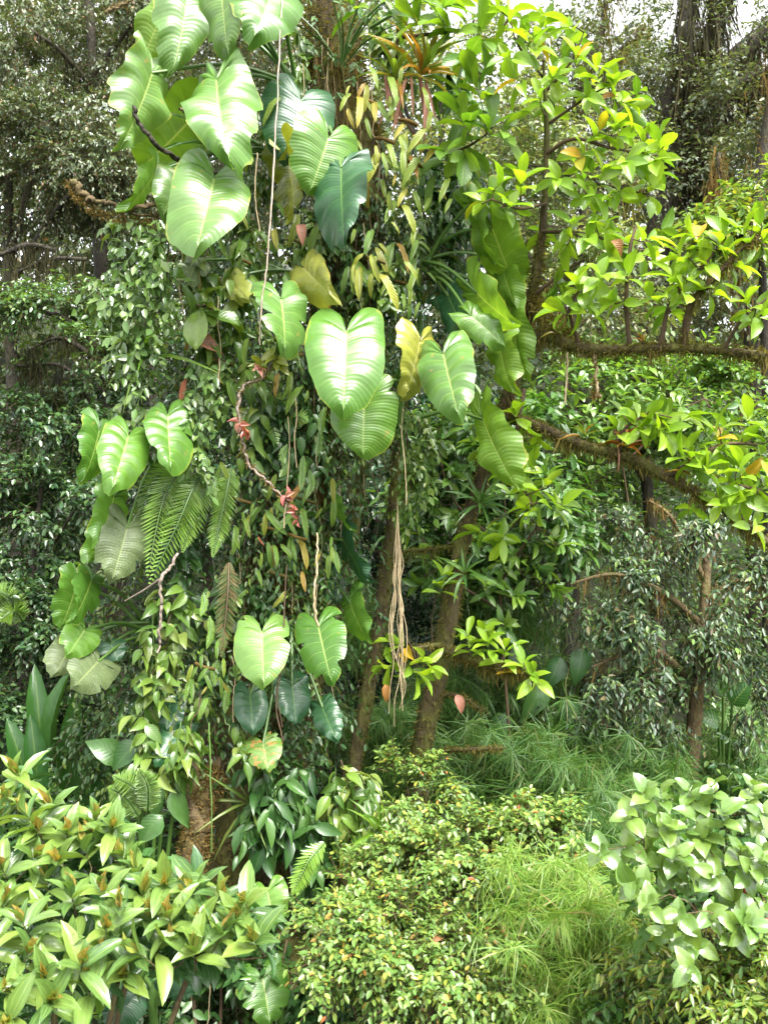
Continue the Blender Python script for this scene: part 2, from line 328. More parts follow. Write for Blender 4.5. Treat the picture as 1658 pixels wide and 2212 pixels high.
m_soil = solid_mat('leaf_litter', [(.010, .010, .006), (.018, .022, .010), (.026, .04, .014)], 3, .95, .15, 1, .05)

# ------------------------------------------------------------------ ground
xs = np.concatenate([np.linspace(-420, -30, 14), np.linspace(-28, 28, 90), np.linspace(30, 420, 14)])
ys = np.concatenate([np.linspace(-420, -10, 12), np.linspace(-8, 66, 110), np.linspace(70, 420, 12)])
gx, gy = np.meshgrid(xs, ys); gz = ground_z(gx, gy) + .06 * R(5).normal(size=gx.shape) * (np.abs(gx) < 29) * (np.abs(gy - 29) < 38)
g = Geo(); nx, ny = len(xs), len(ys); i, j = np.meshgrid(np.arange(nx - 1), np.arange(ny - 1))
a = (j * nx + i).ravel()
g.add(np.stack([gx, gy, gz], -1).reshape(-1, 3), np.stack([a, a + 1, a + nx + 1, a + nx], -1))
tag(single('ground', g, m_soil, None, None), None, None, None, 'structure')

# ------------------------------------------------------------------ foliage generators
def sprays(rng, st, dr, ln, k, leaf, wid, droop=.35, angle=55, flat=.6, ldroop=.25, jit=.35):
    """leafy twigs: st starts (M,3), dr directions, k leaves each -> leaf arrays p,d,n,L,W and twig curves"""
    M = len(st); dr = nrm(dr); ln = np.broadcast_to(ln, (M,))
    t = (np.arange(k) + .6 + rng.uniform(-.3, .3, (M, k))) / k
    g = np.array([0, 0, -1.0])
    p = st[:, None] + dr[:, None] * (ln[:, None] * t)[..., None] + g * (droop * ln[:, None] * t ** 2)[..., None]
    tg = nrm(dr[:, None] + g * (2 * droop * t)[..., None])
    side = nrm(np.cross(tg, UP) + rng.normal(0, .05, tg.shape)); upv = np.cross(side, tg)
    ph = np.where((np.arange(k) % 2)[None] == 0, 0, math.pi) + rng.normal(0, 1 - flat + .15, (M, k))
    rad = np.cos(ph)[..., None] * side + np.sin(ph)[..., None] * upv
    an = np.radians(angle) * rng.uniform(.7, 1.25, (M, k)) * np.where(t > .93, .3, 1)
    d = tg * np.cos(an)[..., None] + rad * np.sin(an)[..., None] + g * (ldroop * rng.uniform(.2, 1.5, (M, k)))[..., None] + rng.normal(0, jit * .5, tg.shape)
    n = UP + rng.normal(0, jit, tg.shape) + .25 * tg
    L = leaf * rng.uniform(.5, 1.2, (M, k)); W = L * wid * rng.uniform(.85, 1.15, (M, k))
    tt = np.linspace(0, 1, 4)[None, :, None]
    tw = st[:, None] + dr[:, None] * ln[:, None, None] * tt + g * droop * ln[:, None, None] * tt ** 2
    return [a.reshape(-1, 3) for a in (p, d, n)] + [L.ravel(), W.ravel()], tw
def twigs(g, tw, r=.004, m=0):
    """thin three-sided twigs from curves (M,4,3)"""
    M, K = tw.shape[:2]
    if M == 0: return
    t = nrm(tw[:, -1] - tw[:, 0]); a = nrm(np.cross(t, [.3, .8, .5])); b = np.cross(t, a)
    rr = np.linspace(1, .45, K) * r; V = []
    for q in range(3):
        o = (math.cos(q * 2.094) * a + math.sin(q * 2.094) * b)[:, None] * rr[None, :, None]; V.append(tw + o)
    V = np.stack(V, 2)
    f = np.array([(i * 3 + q, i * 3 + (q + 1) % 3, i * 3 + 3 + (q + 1) % 3, i * 3 + 3 + q) for i in range(K - 1) for q in range(3)])
    g.add(V.reshape(-1, 3), (f[None] + (np.arange(M) * K * 3)[:, None, None]).reshape(-1, 4), None, m)
def blob(rng, c, rad, n, clumps=0, shell=.55, tight=.33):
    """points in an ellipsoid, gathered into clumps; returns points and outward directions"""
    c = np.asarray(c); rad = np.asarray(rad)
    def ball(k):
        v = nrm(rng.normal(size=(k, 3))); return v * (rng.uniform(shell ** 3, 1, k) ** (1 / 3))[:, None]
    if clumps:
        cc = ball(clumps); q = cc[rng.integers(clumps, size=n)] + rng.normal(0, tight, (n, 3)) * .6
        o = nrm(q)
    else: q = ball(n); o = nrm(q)
    return c + q * rad, o
def E(px, py, d, rx, ry, rd): return P(px, py, d), np.array([rx / F * d, rd, ry / F * d])
def crown(rng, blobs, twig, k, leaf, wid, T=SMALL, tight=.24, out=1.0, up=.25, rnd=.6, back=True, dens=1.0, **kw):
    """leaf arrays and twigs for a list of blobs (px,py,d,rx,ry,rd,ntwigs,clumps)"""
    Ls = []; Tw = []
    for b in blobs:
        c, rad = E(*b[:6]); n = int(b[6] * dens); q, o = blob(rng, c, rad, n, max(4, int(b[7] * .75)), tight=tight)
        dr = nrm(o * out + UP * up + rng.normal(0, rnd, o.shape) + np.array([0, -.25, 0]))
        l, tw = sprays(rng, q, dr, twig * rng.uniform(.6, 1.3, n), k, leaf, wid, **kw); Ls.append(l); Tw.append(tw)
    return [np.concatenate([l[i] for l in Ls]) for i in range(5)], np.concatenate(Tw)
def hang_moss(g, rng, path, r, n, ln, wd=.012, m=0, tuft=True):
    p = catmull(path, 60); wt = np.convolve(rng.random(62) ** 4, [.3, .4, .3], 'valid') + .02; i = rng.choice(60, n, p=wt / wt.sum())
    q = p[i] + (p[np.minimum(i + 1, 59)] - p[i]) * rng.random((n, 1)) + rng.normal(0, 1, (n, 3)) * np.array([r, r, r * .6]) * .6
    q[:, 2] -= r * .3; hanging(g, q, ln * rng.uniform(.15, 1.2, n) * (.3 + 1.4 * wt[i] / wt.max()), wd * rng.uniform(.5, 1.4, n), rng, .2, m, 4)
    if tuft:
        k = n * 2; i = rng.integers(0, 60, k); d = nrm(rng.normal(size=(k, 3)))
        scatter(g, NARROW, p[i] + d * r * .8, d + UP * .1 + rng.normal(0, .5, (k, 3)), rng.normal(size=(k, 3)), .02 * rng.uniform(.5, 1.8, k) + r * .25, .009, m)

# ------------------------------------------------------------------ background hillside and far trees
def leafy(parent, name, arr, mat, T=SMALL, kind='stuff', tw=None, twmat=None, twr=.004):
    g = Geo(); scatter(g, T, *arr[:3], arr[3], arr[4]); part(name, g, mat, parent, kind=kind)
    if tw is not None:
        g = Geo(); twigs(g, tw[:, ::3], twr); part('twigs', g, twmat or m_twig, parent, kind=kind)
def tree(name, label, trunk, branches, blobs, leaf, wid, mat, seed, twig=.35, k=7, T=SMALL, bark=None, moss=None, group=None, cat='tree', tws=True, slim=.6, dn=1.08, **kw):
    """trunk / branches: lists of ((px,py,d)...), radii ; blobs: see crown()"""
    rng = R(seed); base = P(*trunk[0][0]); base[2] = min(base[2], float(ground_z(base[0], base[1])))
    t = thing(name, label, cat, base, group)
    g = Geo(); pts = np.vstack([[base], PP(trunk[0])]) if base[2] < P(*trunk[0][0])[2] - .05 else PP(trunk[0])
    g.add(*tube(pts, list(np.array(trunk[1]) * (slim + .1)), 10, len(pts) * 9, .10, seed)); part('trunk', g, bark or m_barkdark, t)
    for i, (b, r) in enumerate(branches):
        g = Geo(); g.add(*tube(PP(b), list(np.array(r) * slim), 7, len(b) * 7, .10, seed + i + 1)); part('branch', g, bark or m_barkdark, t)
    arr, tw = crown(rng, blobs, twig, k, leaf * .86, wid, dens=dn, **kw)
    leafy(t, 'foliage', arr, mat, T, tw=tw if tws else None)
    if moss:
        g = Geo()
        for b, r in branches + [trunk]: hang_moss(g, rng, PP(b), np.max(r), moss[0], moss[1], moss[2])
        part('moss', g, moss[3], t, kind='stuff')
    return t

# far wooded slope: one mass
rng = R(11)
def slope(n, y0, y1, x0, x1, h0, h1, leaf, mat, name, label, seed, k=6, twig=.6, cl=60):
    rng = R(seed); y = y0 + (y1 - y0) * rng.random(cl) ** .8; x = rng.uniform(x0, x1, cl) * y
    z = ground_z(x, y) + rng.uniform(h0, h1, cl); c = np.stack([x, y, z], 1); i = rng.integers(cl, size=n)
    sz = y[i, None] * .055; q = c[i] + rng.normal(0, 1, (n, 3)) * sz * np.array([1, .8, .7]); q[:, 2] = np.maximum(q[:, 2], ground_z(q[:, 0], q[:, 1]))
    o = nrm(q - c[i]) + UP * .4 + np.array([0, -.4, 0]) + rng.normal(0, .5, q.shape)
    arr, tw = sprays(rng, q, o, twig * rng.uniform(.6, 1.3, n), k, leaf, .5)
    g = Geo(); scatter(g, SMALL, *arr[:3], arr[3] * np.clip(arr[0][:, 1] / 16, .7, 3), arr[4] * np.clip(arr[0][:, 1] / 16, .7, 3))
    single(name, g, mat, label, 'forest', kind='stuff')
slope(1500, 22, 52, -.62, .62, .2, 8, .13, m_bgmid, 'far_forest', 'far hazy wooded slope filling the background behind all trees', 3, cl=170, twig=.9)
slope(3900, 9.5, 22, -.62, .62, -.2, 2.6, .10, m_bgmid, 'hillside_thicket', 'dense green thicket covering the slope behind the mossy tree', 4, cl=150, twig=.5)
slope(2400, 9.0, 15, -.6, .1, -.2, 3.0, .09, m_darkleaf, 'shaded_thicket', 'dark shaded thicket low on the left slope', 6, cl=80, twig=.45)

slope(5200, 19, 34, -.62, -.02, 1, 20, .25, m_tall, 'left_forest', 'tall olive forest wall closing the far background on the left', 7, cl=230, twig=.9)
slope(3000, 20, 34, 0, .62, 1, 9.5, .24, m_tall, 'right_forest', 'hazy olive forest wall far behind the lime-leaved tree', 8, cl=140, twig=.9)
slope(2200, 9.4, 14, .1, .6, 0, 3.6, .09, m_bgmid, 'right_thicket', 'leafy thicket on the slope behind the brown-trunked tree', 9, cl=90, twig=.4)
def rear(n, seed):  # leafy mass added out of view to hold back low light from behind
    rng = R(seed); cl = 150; x = rng.uniform(-26, 26, cl); y = -rng.uniform(9, 17, cl) + np.abs(x) * .45; c0 = np.stack([x, y, rng.uniform(0, 15, cl) ** 1.0], 1); i = rng.integers(cl, size=n)
    q = c0[i] + rng.normal(0, 1.1, (n, 3)); arr, tw = sprays(rng, q, rng.normal(size=q.shape) + UP * .4, .9, 6, .42, .5); g = Geo(); scatter(g, SMALL, *arr[:3], arr[3], arr[4])
    single('rear_light_block', g, m_bgmid, 'unseen leafy mass added behind and beside the viewpoint to block low frontal light', 'forest', kind='stuff')
rear(2600, 12)
# upper right: tall trees draped in moss, sky between them
tree('tall_tree', 'tall dark moss-draped tree leaning towards the upper right corner', ([(1390, 1000, 17), (1410, 640, 17), (1450, 400, 17), (1500, 260, 17), (1560, 165, 17), (1620, 100, 17), (1720, 20, 17)], [.16, .2, .25, .25, .23, .2, .16]),
     [([(1455, 390, 17), (1435, 250, 16.7), (1470, 180, 16.6), (1478, 60, 16.5), (1500, -60, 16.5)], [.2, .2, .18, .16, .12]), ([(1500, 260, 17), (1590, 190, 16.6), (1690, 150, 16.4)], [.18, .16, .1]), ([(1540, 190, 17), (1530, 90, 16.8), (1560, -40, 16.8)], [.15, .13, .1]), ([(1480, 300, 17), (1540, 330, 16.5), (1600, 420, 16.4)], [.12, .1, .05])],
     [(1450, 430, 17, 120, 130, 1.8, 420, 22), (1600, 420, 17, 110, 110, 1.8, 360, 20), (1540, 240, 17, 110, 60, 1.5, 190, 12), (1480, 640, 16, 150, 120, 1.8, 480, 22), (1400, 230, 16.5, 90, 80, 1.4, 190, 10), (1600, 290, 16, 90, 80, 1.4, 200, 12), (1640, 130, 17, 50, 60, 1.2, 80, 6), (1440, 90, 17, 70, 60, 1.2, 120, 8), (1570, 50, 17, 70, 50, 1.2, 110, 7), (1500, 130, 16.6, 70, 50, 1.2, 110, 7), (1640, 30, 17, 60, 40, 1.2, 80, 5)],
     .13, .42, m_tall, 21, .8, 8, slim=1.0, moss=(900, 1.2, .03, m_mossdark))
tree('tall_tree', 'slim leaning mossy tree behind the bright green sapling, reaching the top edge', ([(1300, 900, 20), (1290, 500, 20), (1240, 250, 20), (1300, 60, 20), (1310, -60, 20)], [.18, .16, .13, .10, .08]),
     [([(1240, 250, 20), (1320, 130, 19.5), (1390, 60, 19.5)], [.12, .1, .06]), ([(1260, 330, 20), (1350, 210, 19.5), (1400, 190, 19.5)], [.12, .1, .06])],
     [(1270, 330, 20, 130, 140, 2.2, 420, 24), (1330, 200, 20, 90, 80, 1.5, 130, 10), (1250, 90, 20, 100, 90, 1.6, 240, 16), (1350, 40, 20, 80, 70, 1.4, 130, 8), (1370, 470, 19, 110, 110, 2, 330, 18), (1180, 200, 19, 90, 160, 2, 300, 16)],
     .15, .42, m_tall, 22, .9, 7, moss=(330, .9, .035, m_moss))
tree('tall_tree', 'tree with brown moss strips hanging at the far upper right edge', ([(1640, 1000, 14), (1625, 600, 14), (1650, 350, 14), (1690, 100, 14)], [.3, .24, .2, .15]),
     [([(1625, 600, 14), (1560, 480, 13.6), (1550, 330, 13.6)], [.15, .1, .06])],
     [(1600, 620, 14, 90, 110, 1.4, 330, 18), (1650, 350, 14, 60, 60, 1, 130, 9)], .13, .42, m_tall, 23, .6, 7, moss=(420, 1.0, .03, m_mossbrown))
tree('yellow_green_tree', 'bushy yellow-green crown at the right edge below the tall trees', ([(1660, 1000, 11), (1650, 700, 11), (1640, 520, 11)], [.14, .1, .06]), [],
     [(1630, 470, 11, 75, 70, .8, 330, 18), (1560, 520, 11, 70, 45, .7, 200, 12)], .13, .45, m_bgbright, 24, .4, 7)
# pale small-leaved trees behind the bright sapling
tree('pale_leaved_tree', 'pale small-leaved tree right behind the bright green sapling', ([(1230, 1000, 10), (1240, 700, 10), (1260, 450, 10)], [.16, .12, .07]),
     [([(1240, 700, 10), (1120, 520, 9.8), (1060, 380, 9.8)], [.08, .05, .03]), ([(1250, 560, 10), (1350, 430, 9.8), (1380, 400, 9.8)], [.07, .05, .03])],
     [(1080, 400, 10, 120, 130, 1.2, 420, 22), (1250, 420, 10.5, 130, 130, 1.2, 430, 24), (1140, 230, 11, 110, 110, 1.2, 300, 16), (1250, 640, 9.5, 150, 70, 1, 330, 18), (1050, 160, 11, 70, 90, 1, 150, 10)],
     .10, .45, m_palebg, 25, .42, 7, moss=(150, .3, .02, m_moss))
# right-hand middle ground
tree('dark_leaved_tree', 'dark glossy tree in shade below the horizontal mossy branch on the right', ([(1420, 1350, 9.5), (1400, 1100, 9.5), (1380, 900, 9.5)], [.14, .1, .07]),
     [([(1400, 1050, 9.5), (1300, 900, 9.2), (1230, 850, 9.2)], [.06, .05, .03]), ([(1390, 980, 9.5), (1500, 900, 9.2), (1580, 840, 9.2)], [.06, .05, .03])],
     [(1270, 850, 9.3, 120, 85, .8, 420, 24), (1460, 860, 9.3, 130, 80, .8, 420, 24), (1340, 1000, 9.6, 120, 90, .8, 320, 20), (1580, 1000, 10, 110, 120, 1, 320, 18)],
     .115, .45, m_midbright, 26, .30, 7, up=.4)
tree('drooping_leaf_tree', 'brown-trunked tree with drooping dark grey-green leaves on the right', ([(1480, 1720, 8.3), (1495, 1600, 8.2), (1508, 1450, 8.1), (1520, 1300, 8.1), (1530, 1150, 8.1)], [.13, .085, .06, .05, .035]),
     [([(1515, 1350, 8.1), (1430, 1280, 7.8), (1330, 1240, 7.7), (1230, 1260, 7.7)], [.04, .03, .02, .012]), ([(1505, 1480, 8.1), (1400, 1400, 7.8), (1280, 1440, 7.7)], [.04, .03, .015]), ([(1520, 1300, 8.1), (1600, 1250, 8), (1680, 1260, 8)], [.03, .02, .015]), ([(1520, 1250, 8.1), (1450, 1120, 8), (1400, 1080, 8)], [.03, .02, .012])],
     [(1450, 1130, 8, 130, 80, .5, 260, 14), (1300, 1260, 7.9, 140, 90, .5, 220, 14), (1440, 1330, 7.8, 130, 90, .5, 230, 14), (1590, 1280, 8, 90, 130, .5, 200, 12), (1300, 1430, 7.8, 120, 75, .5, 150, 10), (1460, 1500, 7.8, 110, 70, .4, 170, 16), (1600, 1480, 8, 80, 80, .4, 130, 12), (1250, 1520, 7.8, 70, 60, .4, 80, 8)],
     .085, .38, m_purple, 27, .24, 7, slim=.9, tight=.17, bark=m_barkbrown, up=.1, droop=.5, ldroop=.55, moss=(80, .2, .015, m_mossbrown))
tree('leafy_tree', 'fresh green tree with medium leaves behind the right end of the slender trunks', ([(1090, 1500, 8.4), (1080, 1200, 8.4), (1090, 960, 8.4)], [.1, .07, .04]),
     [([(1080, 1200, 8.4), (1160, 1080, 8.2), (1220, 1060, 8.2)], [.04, .03, .02]), ([(1085, 1100, 8.4), (1010, 1000, 8.2), (960, 960, 8.2)], [.04, .03, .02])],
     [(1110, 960, 8.3, 110, 80, .6, 230, 20), (1140, 1120, 8.2, 110, 80, .6, 240, 20), (1000, 960, 8.5, 80, 90, .6, 190, 16), (960, 1120, 8.6, 90, 90, .6, 210, 16), (1080, 1260, 8.4, 100, 60, .5, 150, 12)],
     .15, .42, m_medium, 28, .3, 7, T=tpl_small((.5, .42), (.3, .68), .15, .2), up=.4)
tree('shade_bush', 'dark small-leaved bush seen between the slender mossy trunks', ([(800, 1500, 9.5), (810, 1250, 9.5), (820, 1050, 9.5)], [.08, .06, .04]), [],
     [(820, 1030, 9.5, 90, 110, .7, 330, 20), (820, 1230, 9.6, 100, 110, .7, 330, 20), (900, 1400, 9.6, 120, 90, .7, 280, 16), (720, 1420, 9.6, 110, 110, .7, 250, 16), (930, 900, 9.6, 90, 100, .7, 250, 14)], .11, .38, m_darkleaf, 29, .3, 8)

# upper left: grey-green fine-leaved trees
tree('grey_leaved_tree', 'dark-stemmed tree with fine grey-green leaves filling the upper left corner', ([(235, 1300, 12), (225, 700, 12), (205, 350, 12), (200, 120, 12), (190, -60, 12)], [.2, .16, .13, .1, .07]),
     [([(210, 200, 12), (130, 110, 11.6), (60, 60, 11.4)], [.07, .05, .03]), ([(205, 330, 12), (120, 230, 11.5), (20, 200, 11.3)], [.07, .05, .03]), ([(225, 480, 12), (150, 300, 11.4), (60, 330, 11.2)], [.06, .05, .03]), ([(200, 160, 12), (280, 60, 12), (310, -20, 12)], [.06, .04, .03]), ([(220, 520, 12), (300, 400, 11.6), (330, 330, 11.5)], [.05, .04, .02])],
     [(70, 110, 11.5, 120, 120, .9, 600, 34), (60, 270, 11.2, 120, 70, .8, 420, 26), (230, 270, 11.2, 130, 70, .7, 420, 26), (270, 90, 12.2, 130, 120, .9, 480, 26), (140, -10, 12.2, 180, 60, .9, 330, 20), (430, 130, 12.8, 140, 160, 1, 520, 26), (560, 60, 13, 110, 130, 1, 420, 20), (430, 360, 12.8, 150, 110, 1, 480, 24), (580, 330, 13, 110, 150, 1, 480, 24)],
     .072, .42, m_grey, 31, .28, 11, dn=1.15, droop=.6, ldroop=.55, up=.1, moss=(110, .25, .015, m_mossdark))
tree('grey_leaved_tree', 'grey-green tree whose leafy boughs hang over the mossy bough on the left', ([(40, 1300, 11.3), (30, 900, 11.2), (20, 600, 11), (20, 380, 11)], [.16, .13, .1, .07]),
     [([(25, 620, 11), (110, 470, 10.6), (200, 380, 10.4), (270, 370, 10.3)], [.07, .06, .04, .02]), ([(22, 560, 11), (80, 360, 10.7), (160, 300, 10.6)], [.06, .05, .03]), ([(25, 700, 11), (150, 640, 10.5), (260, 640, 10.4)], [.06, .04, .02])],
     [(120, 300, 10.7, 130, 55, .6, 420, 28), (190, 360, 10.5, 130, 55, .6, 420, 28), (70, 420, 10.8, 90, 60, .6, 230, 18), (250, 430, 10.6, 90, 50, .6, 200, 16)],
     .066, .45, m_grey, 32, .25, 11, dn=1.3, droop=.55, ldroop=.5, up=.2, moss=(160, .35, .015, m_mossdark))
tree('shelf_branch_tree', 'green bough forming a flat leafy shelf over dark hanging moss on the left', ([(260, 1250, 9.8), (235, 950, 9.7), (215, 760, 9.7), (120, 680, 9.6), (-40, 650, 9.5)], [.09, .08, .07, .05, .04]),
     [([(215, 780, 9.7), (130, 730, 9.5), (60, 760, 9.4)], [.05, .04, .02]), ([(215, 760, 9.7), (260, 690, 9.6), (330, 650, 9.5)], [.04, .03, .015]), ([(120, 540, 9.6), (60, 530, 9.5), (-20, 560, 9.5)], [.05, .05, .04]), ([(190, 560, 9.6), (110, 560, 9.6), (30, 590, 9.5)], [.04, .04, .03]), ([(235, 950, 9.7), (150, 800, 9.5), (40, 790, 9.5)], [.05, .04, .03])],
     [(40, 690, 9.5, 100, 38, .7, 200, 8), (190, 680, 9.5, 90, 45, .7, 200, 8), (140, 745, 9.3, 150, 40, .6, 180, 9), (300, 690, 9.5, 60, 60, .5, 110, 6), (110, 635, 9.8, 60, 26, .4, 60, 5), (250, 620, 9.7, 50, 30, .4, 60, 5), (0, 640, 9.7, 45, 30, .4, 50, 4)],
     .068, .5, m_bgmid, 33, .24, 9, droop=.4, up=.2, moss=(170, .5, .010, m_mossdark))
tree('dark_shrub', 'deep green leafy shrub in shade at the left edge below the hanging moss', ([(60, 1500, 9), (70, 1250, 9), (90, 1050, 9)], [.07, .05, .03]), [([(70, 1250, 9), (150, 1120, 8.8), (190, 1060, 8.8)], [.03, .02, .012])],
     [(60, 960, 9.4, 110, 90, .6, 330, 22), (110, 1090, 9, 120, 90, .6, 380, 24), (60, 1230, 9, 110, 70, .6, 280, 20), (200, 1000, 9.4, 80, 110, .6, 200, 14), (180, 850, 9.9, 110, 90, .6, 230, 16)], .095, .45, m_darkmid, 34, .25, 8, ldroop=.5)
tree('dark_shrub', 'low dark green shrub with dense tiny leaves at the left edge above the banana leaves', ([(60, 1750, 8.3), (70, 1550, 8.3), (60, 1400, 8.3)], [.05, .04, .03]), [],
     [(60, 1330, 8.4, 100, 70, .6, 400, 22), (90, 1440, 8.3, 120, 80, .6, 420, 22), (60, 1560, 8.2, 90, 80, .5, 280, 16), (230, 1500, 8.3, 120, 110, .5, 280, 16)], .075, .5, m_darkmid, 35, .2, 9)

tree('leafy_tree', 'background tree filling the gap between the upper trunk and the lime-leaved tree', ([(960, 1000, 12.5), (960, 600, 12.5), (950, 200, 12.5)], [.14, .1, .06]), [([(955, 400, 12.5), (880, 250, 12.2), (860, 120, 12)], [.05, .04, .02])],
     [(930, 60, 12.5, 110, 90, 1, 230, 18), (900, 260, 12.5, 110, 130, 1, 420, 22), (980, 420, 12, 110, 110, 1, 360, 20), (960, 640, 11.5, 130, 130, 1, 420, 22), (850, 480, 12.5, 100, 120, 1, 280, 16)], .10, .45, m_palebg, 36, .4, 7)
tree('leafy_tree', 'shaded background tree seen behind the left flank of the mossy trunk', ([(450, 1300, 11.5), (440, 900, 11.5), (450, 600, 11.5)], [.14, .1, .06]), [],
     [(430, 620, 11.5, 150, 120, 1, 420, 22), (380, 820, 11, 160, 120, 1, 420, 22), (480, 1000, 10.5, 160, 130, 1, 420, 22), (330, 1120, 10.5, 120, 130, 1, 330, 18), (560, 800, 11, 120, 130, 1, 330, 18)], .11, .45, m_darkleaf, 37, .35, 7)

tree('grey_leaved_tree', 'tall shaded tree far behind the upper left leaves', ([(330, 1300, 17), (340, 700, 17), (330, 200, 17), (330, -60, 17)], [.3, .24, .16, .1]), [([(335, 500, 17), (200, 350, 16.6), (120, 300, 16.5)], [.1, .08, .04]), ([(335, 450, 17), (480, 300, 16.6), (560, 220, 16.5)], [.1, .08, .04])],
     [(150, 120, 17, 190, 170, 1.4, 480, 26), (430, 60, 17, 180, 140, 1.4, 480, 26), (560, 280, 17, 160, 150, 1.4, 420, 22), (330, 300, 17, 190, 130, 1.4, 480, 26), (120, 420, 17, 170, 130, 1.4, 400, 22), (400, 480, 17, 190, 110, 1.4, 380, 20), (650, 80, 17, 110, 130, 1.4, 260, 16), (820, 180, 17, 110, 180, 1.4, 330, 18), (60, 480, 17, 150, 110, 1.4, 300, 16), (40, 250, 17, 120, 130, 1.4, 260, 14), (240, 560, 17, 130, 80, 1.4, 240, 14)], .15, .45, m_grey, 38, .6, 8, dn=.7)

# ------------------------------------------------------------------ the big mossy tree
TRUNK = [(715, -80, 6.75), (722, 130, 6.75), (765, 330, 6.8), (760, 520, 6.8), (715, 760, 6.85), (650, 1030, 6.85), (590, 1300, 6.8), (535, 1560, 6.75), (500, 1780, 6.65), (490, 1960, 6.6), (490, 2200, 6.6)]
TR = [.19, .20, .22, .22, .22, .23, .25, .27, .30, .34, .4]
tp = PP(TRUNK); tb = tp[-1].copy(); tb[2] = float(ground_z(tb[0], tb[1])) - .05
mt = thing('mossy_tree', 'thick leaning tree trunk smothered in moss, ferns and climbing plants at the centre', 'tree', tb)
tpath = np.vstack([tp, [tb]]); trr = TR + [.6]
g = Geo(); g.add(*tube(tpath, trr, 44, 220, .085, 2)); part('trunk', g, m_bark, mt)
for k, (pts, r) in enumerate([([(470, 1640, 6.35), (440, 1720, 6.15), (425, 1800, 6.05), (415, 1880, 6.0), (400, 2050, 5.9)], [.06, .075, .085, .085, .12]), ([(560, 1700, 6.45), (590, 1830, 6.3), (620, 1960, 6.2), (640, 2150, 6.2)], [.07, .09, .10, .14]),
                             ([(440, 1560, 6.4), (425, 1680, 6.2), (428, 1800, 6.05)], [.04, .07, .09])]):
    g = Geo(); g.add(*tube(PP(pts), r, 18, 60, .22, 40 + k)); part('buttress_root', g, m_barkbrown if k != 1 else m_bark, mt)
rng = R(77); cp = catmull(tpath, 400); cr_ = np.interp(np.linspace(0, 1, 400), np.linspace(0, 1, len(trr)), trr)
def on_trunk(rng, n, y0, y1, spread=1.25, out=1.0):
    """points on the camera side of the trunk between two picture rows"""
    rows = CY - (cp[:, 2] - CZ) / cp[:, 1] * F; ok = np.where((rows > y0) & (rows < y1))[0]; i = rng.choice(ok, n)
    a = rng.uniform(-spread, spread, n); d = np.stack([np.sin(a), -np.cos(a), np.zeros(n)], 1)
    return cp[i] + d * (cr_[i] * out)[:, None], d
g = Geo(); q, d = on_trunk(rng, 6500, -80, 2000, 1.7)
scatter(g, NARROW, q, d + rng.normal(0, .7, q.shape) - UP * .3, rng.normal(size=q.shape), .05 * rng.uniform(.5, 1.6, len(q)), .012); part('moss', g, m_moss, mt, kind='stuff')
g = Geo(); q = catmull(PP([(460, 1660, 6.2), (440, 1720, 6.12), (425, 1800, 6.02), (415, 1900, 5.97)]), 80)[rng.integers(0, 80, 5000)]; d = nrm(rng.normal(size=q.shape)); lump = .075 + .035 * np.sin(q[:, 2:] * 21) + .02 * np.sin(q[:, 2:] * 47)
scatter(g, NARROW, q + d * lump, d + rng.normal(0, .4, q.shape), rng.normal(size=q.shape), .026 * rng.uniform(.5, 1.5, len(q)), .010); part('root_moss', g, m_mossbrown, mt, kind='stuff')
g = Geo(); q, d = on_trunk(rng, 1500, 100, 1700, 1.8, 1.05); hanging(g, q, .45 * rng.uniform(.2, 1.3, len(q)), .012, rng, .10, 0, 4); part('rootlets', g, m_mossbrown, mt, kind='stuff')
g = Geo(); q, d = on_trunk(rng, 130, 120, 1500, 1.7, 1.3); hanging(g, q + d * rng.uniform(0, .25, (130, 1)), rng.uniform(.3, 1.1, 130), .007, rng, .07, 0, 7); part('hanging_roots', g, m_root, mt, kind='stuff')

def slim_tree(name, label, pts, r, mat, moss=None, twl=None, bark_b=.16, seed=0, mossmat=None):
    p = PP(pts); b = p[0].copy(); b[2] = min(b[2], float(ground_z(b[0], b[1]))); t = thing(name, label, 'tree', b)
    g = Geo(); g.add(*tube(np.vstack([[b], p]), [r[0]] + list(r), 12, len(p) * 16, bark_b, seed)); part('trunk', g, mat, t)
    rng = R(seed)
    for i, (bp, br) in enumerate(twl or []):
        g = Geo(); g.add(*tube(PP(bp), br, 7, len(bp) * 8, .16, seed + i + 1)); part('branch', g, mat, t)
    if moss:
        g = Geo(); cpt = catmull(p, 200); rr = np.interp(np.linspace(0, 1, 200), np.linspace(0, 1, len(r)), r); i = rng.integers(0, 200, moss); d = nrm(rng.normal(size=(moss, 3)))
        scatter(g, NARROW, cpt[i] + d * rr[i, None] * .9, d - UP * .4, rng.normal(size=d.shape), .035 * rng.uniform(.5, 1.8, moss), .009)
        for bp, br in twl or []: hang_moss(g, rng, PP(bp), np.max(br), 160, .09, .009)
        part('moss', g, mossmat or m_moss, t, kind='stuff')
    return t
slim_tree('slender_tree', 'slender mossy trunk rising from the base to just below the lowest central heart leaf', [(640, 1700, 7.3), (665, 1560, 7.3), (705, 1380, 7.3), (735, 1270, 7.3), (765, 1120, 7.3), (782, 1010, 7.3), (800, 880, 7.4)], [.065, .06, .055, .052, .05, .045, .035], m_bark, 1500, seed=50, mossmat=m_mossgreen)
slim_tree('slender_tree', 'thin green-mossed trunk beside the pale hanging aerial roots', [(745, 1790, 7.0), (768, 1640, 7.0), (795, 1480, 7.0), (825, 1310, 7.0), (843, 1150, 7.0), (856, 1010, 7.0), (868, 860, 7.1)], [.06, .058, .052, .048, .042, .035, .03], m_bark, 2200, [([(845, 1190, 7), (900, 1188, 6.9), (990, 1180, 6.9)], [.014, .011, .006])], seed=51, mossmat=m_mossgreen)
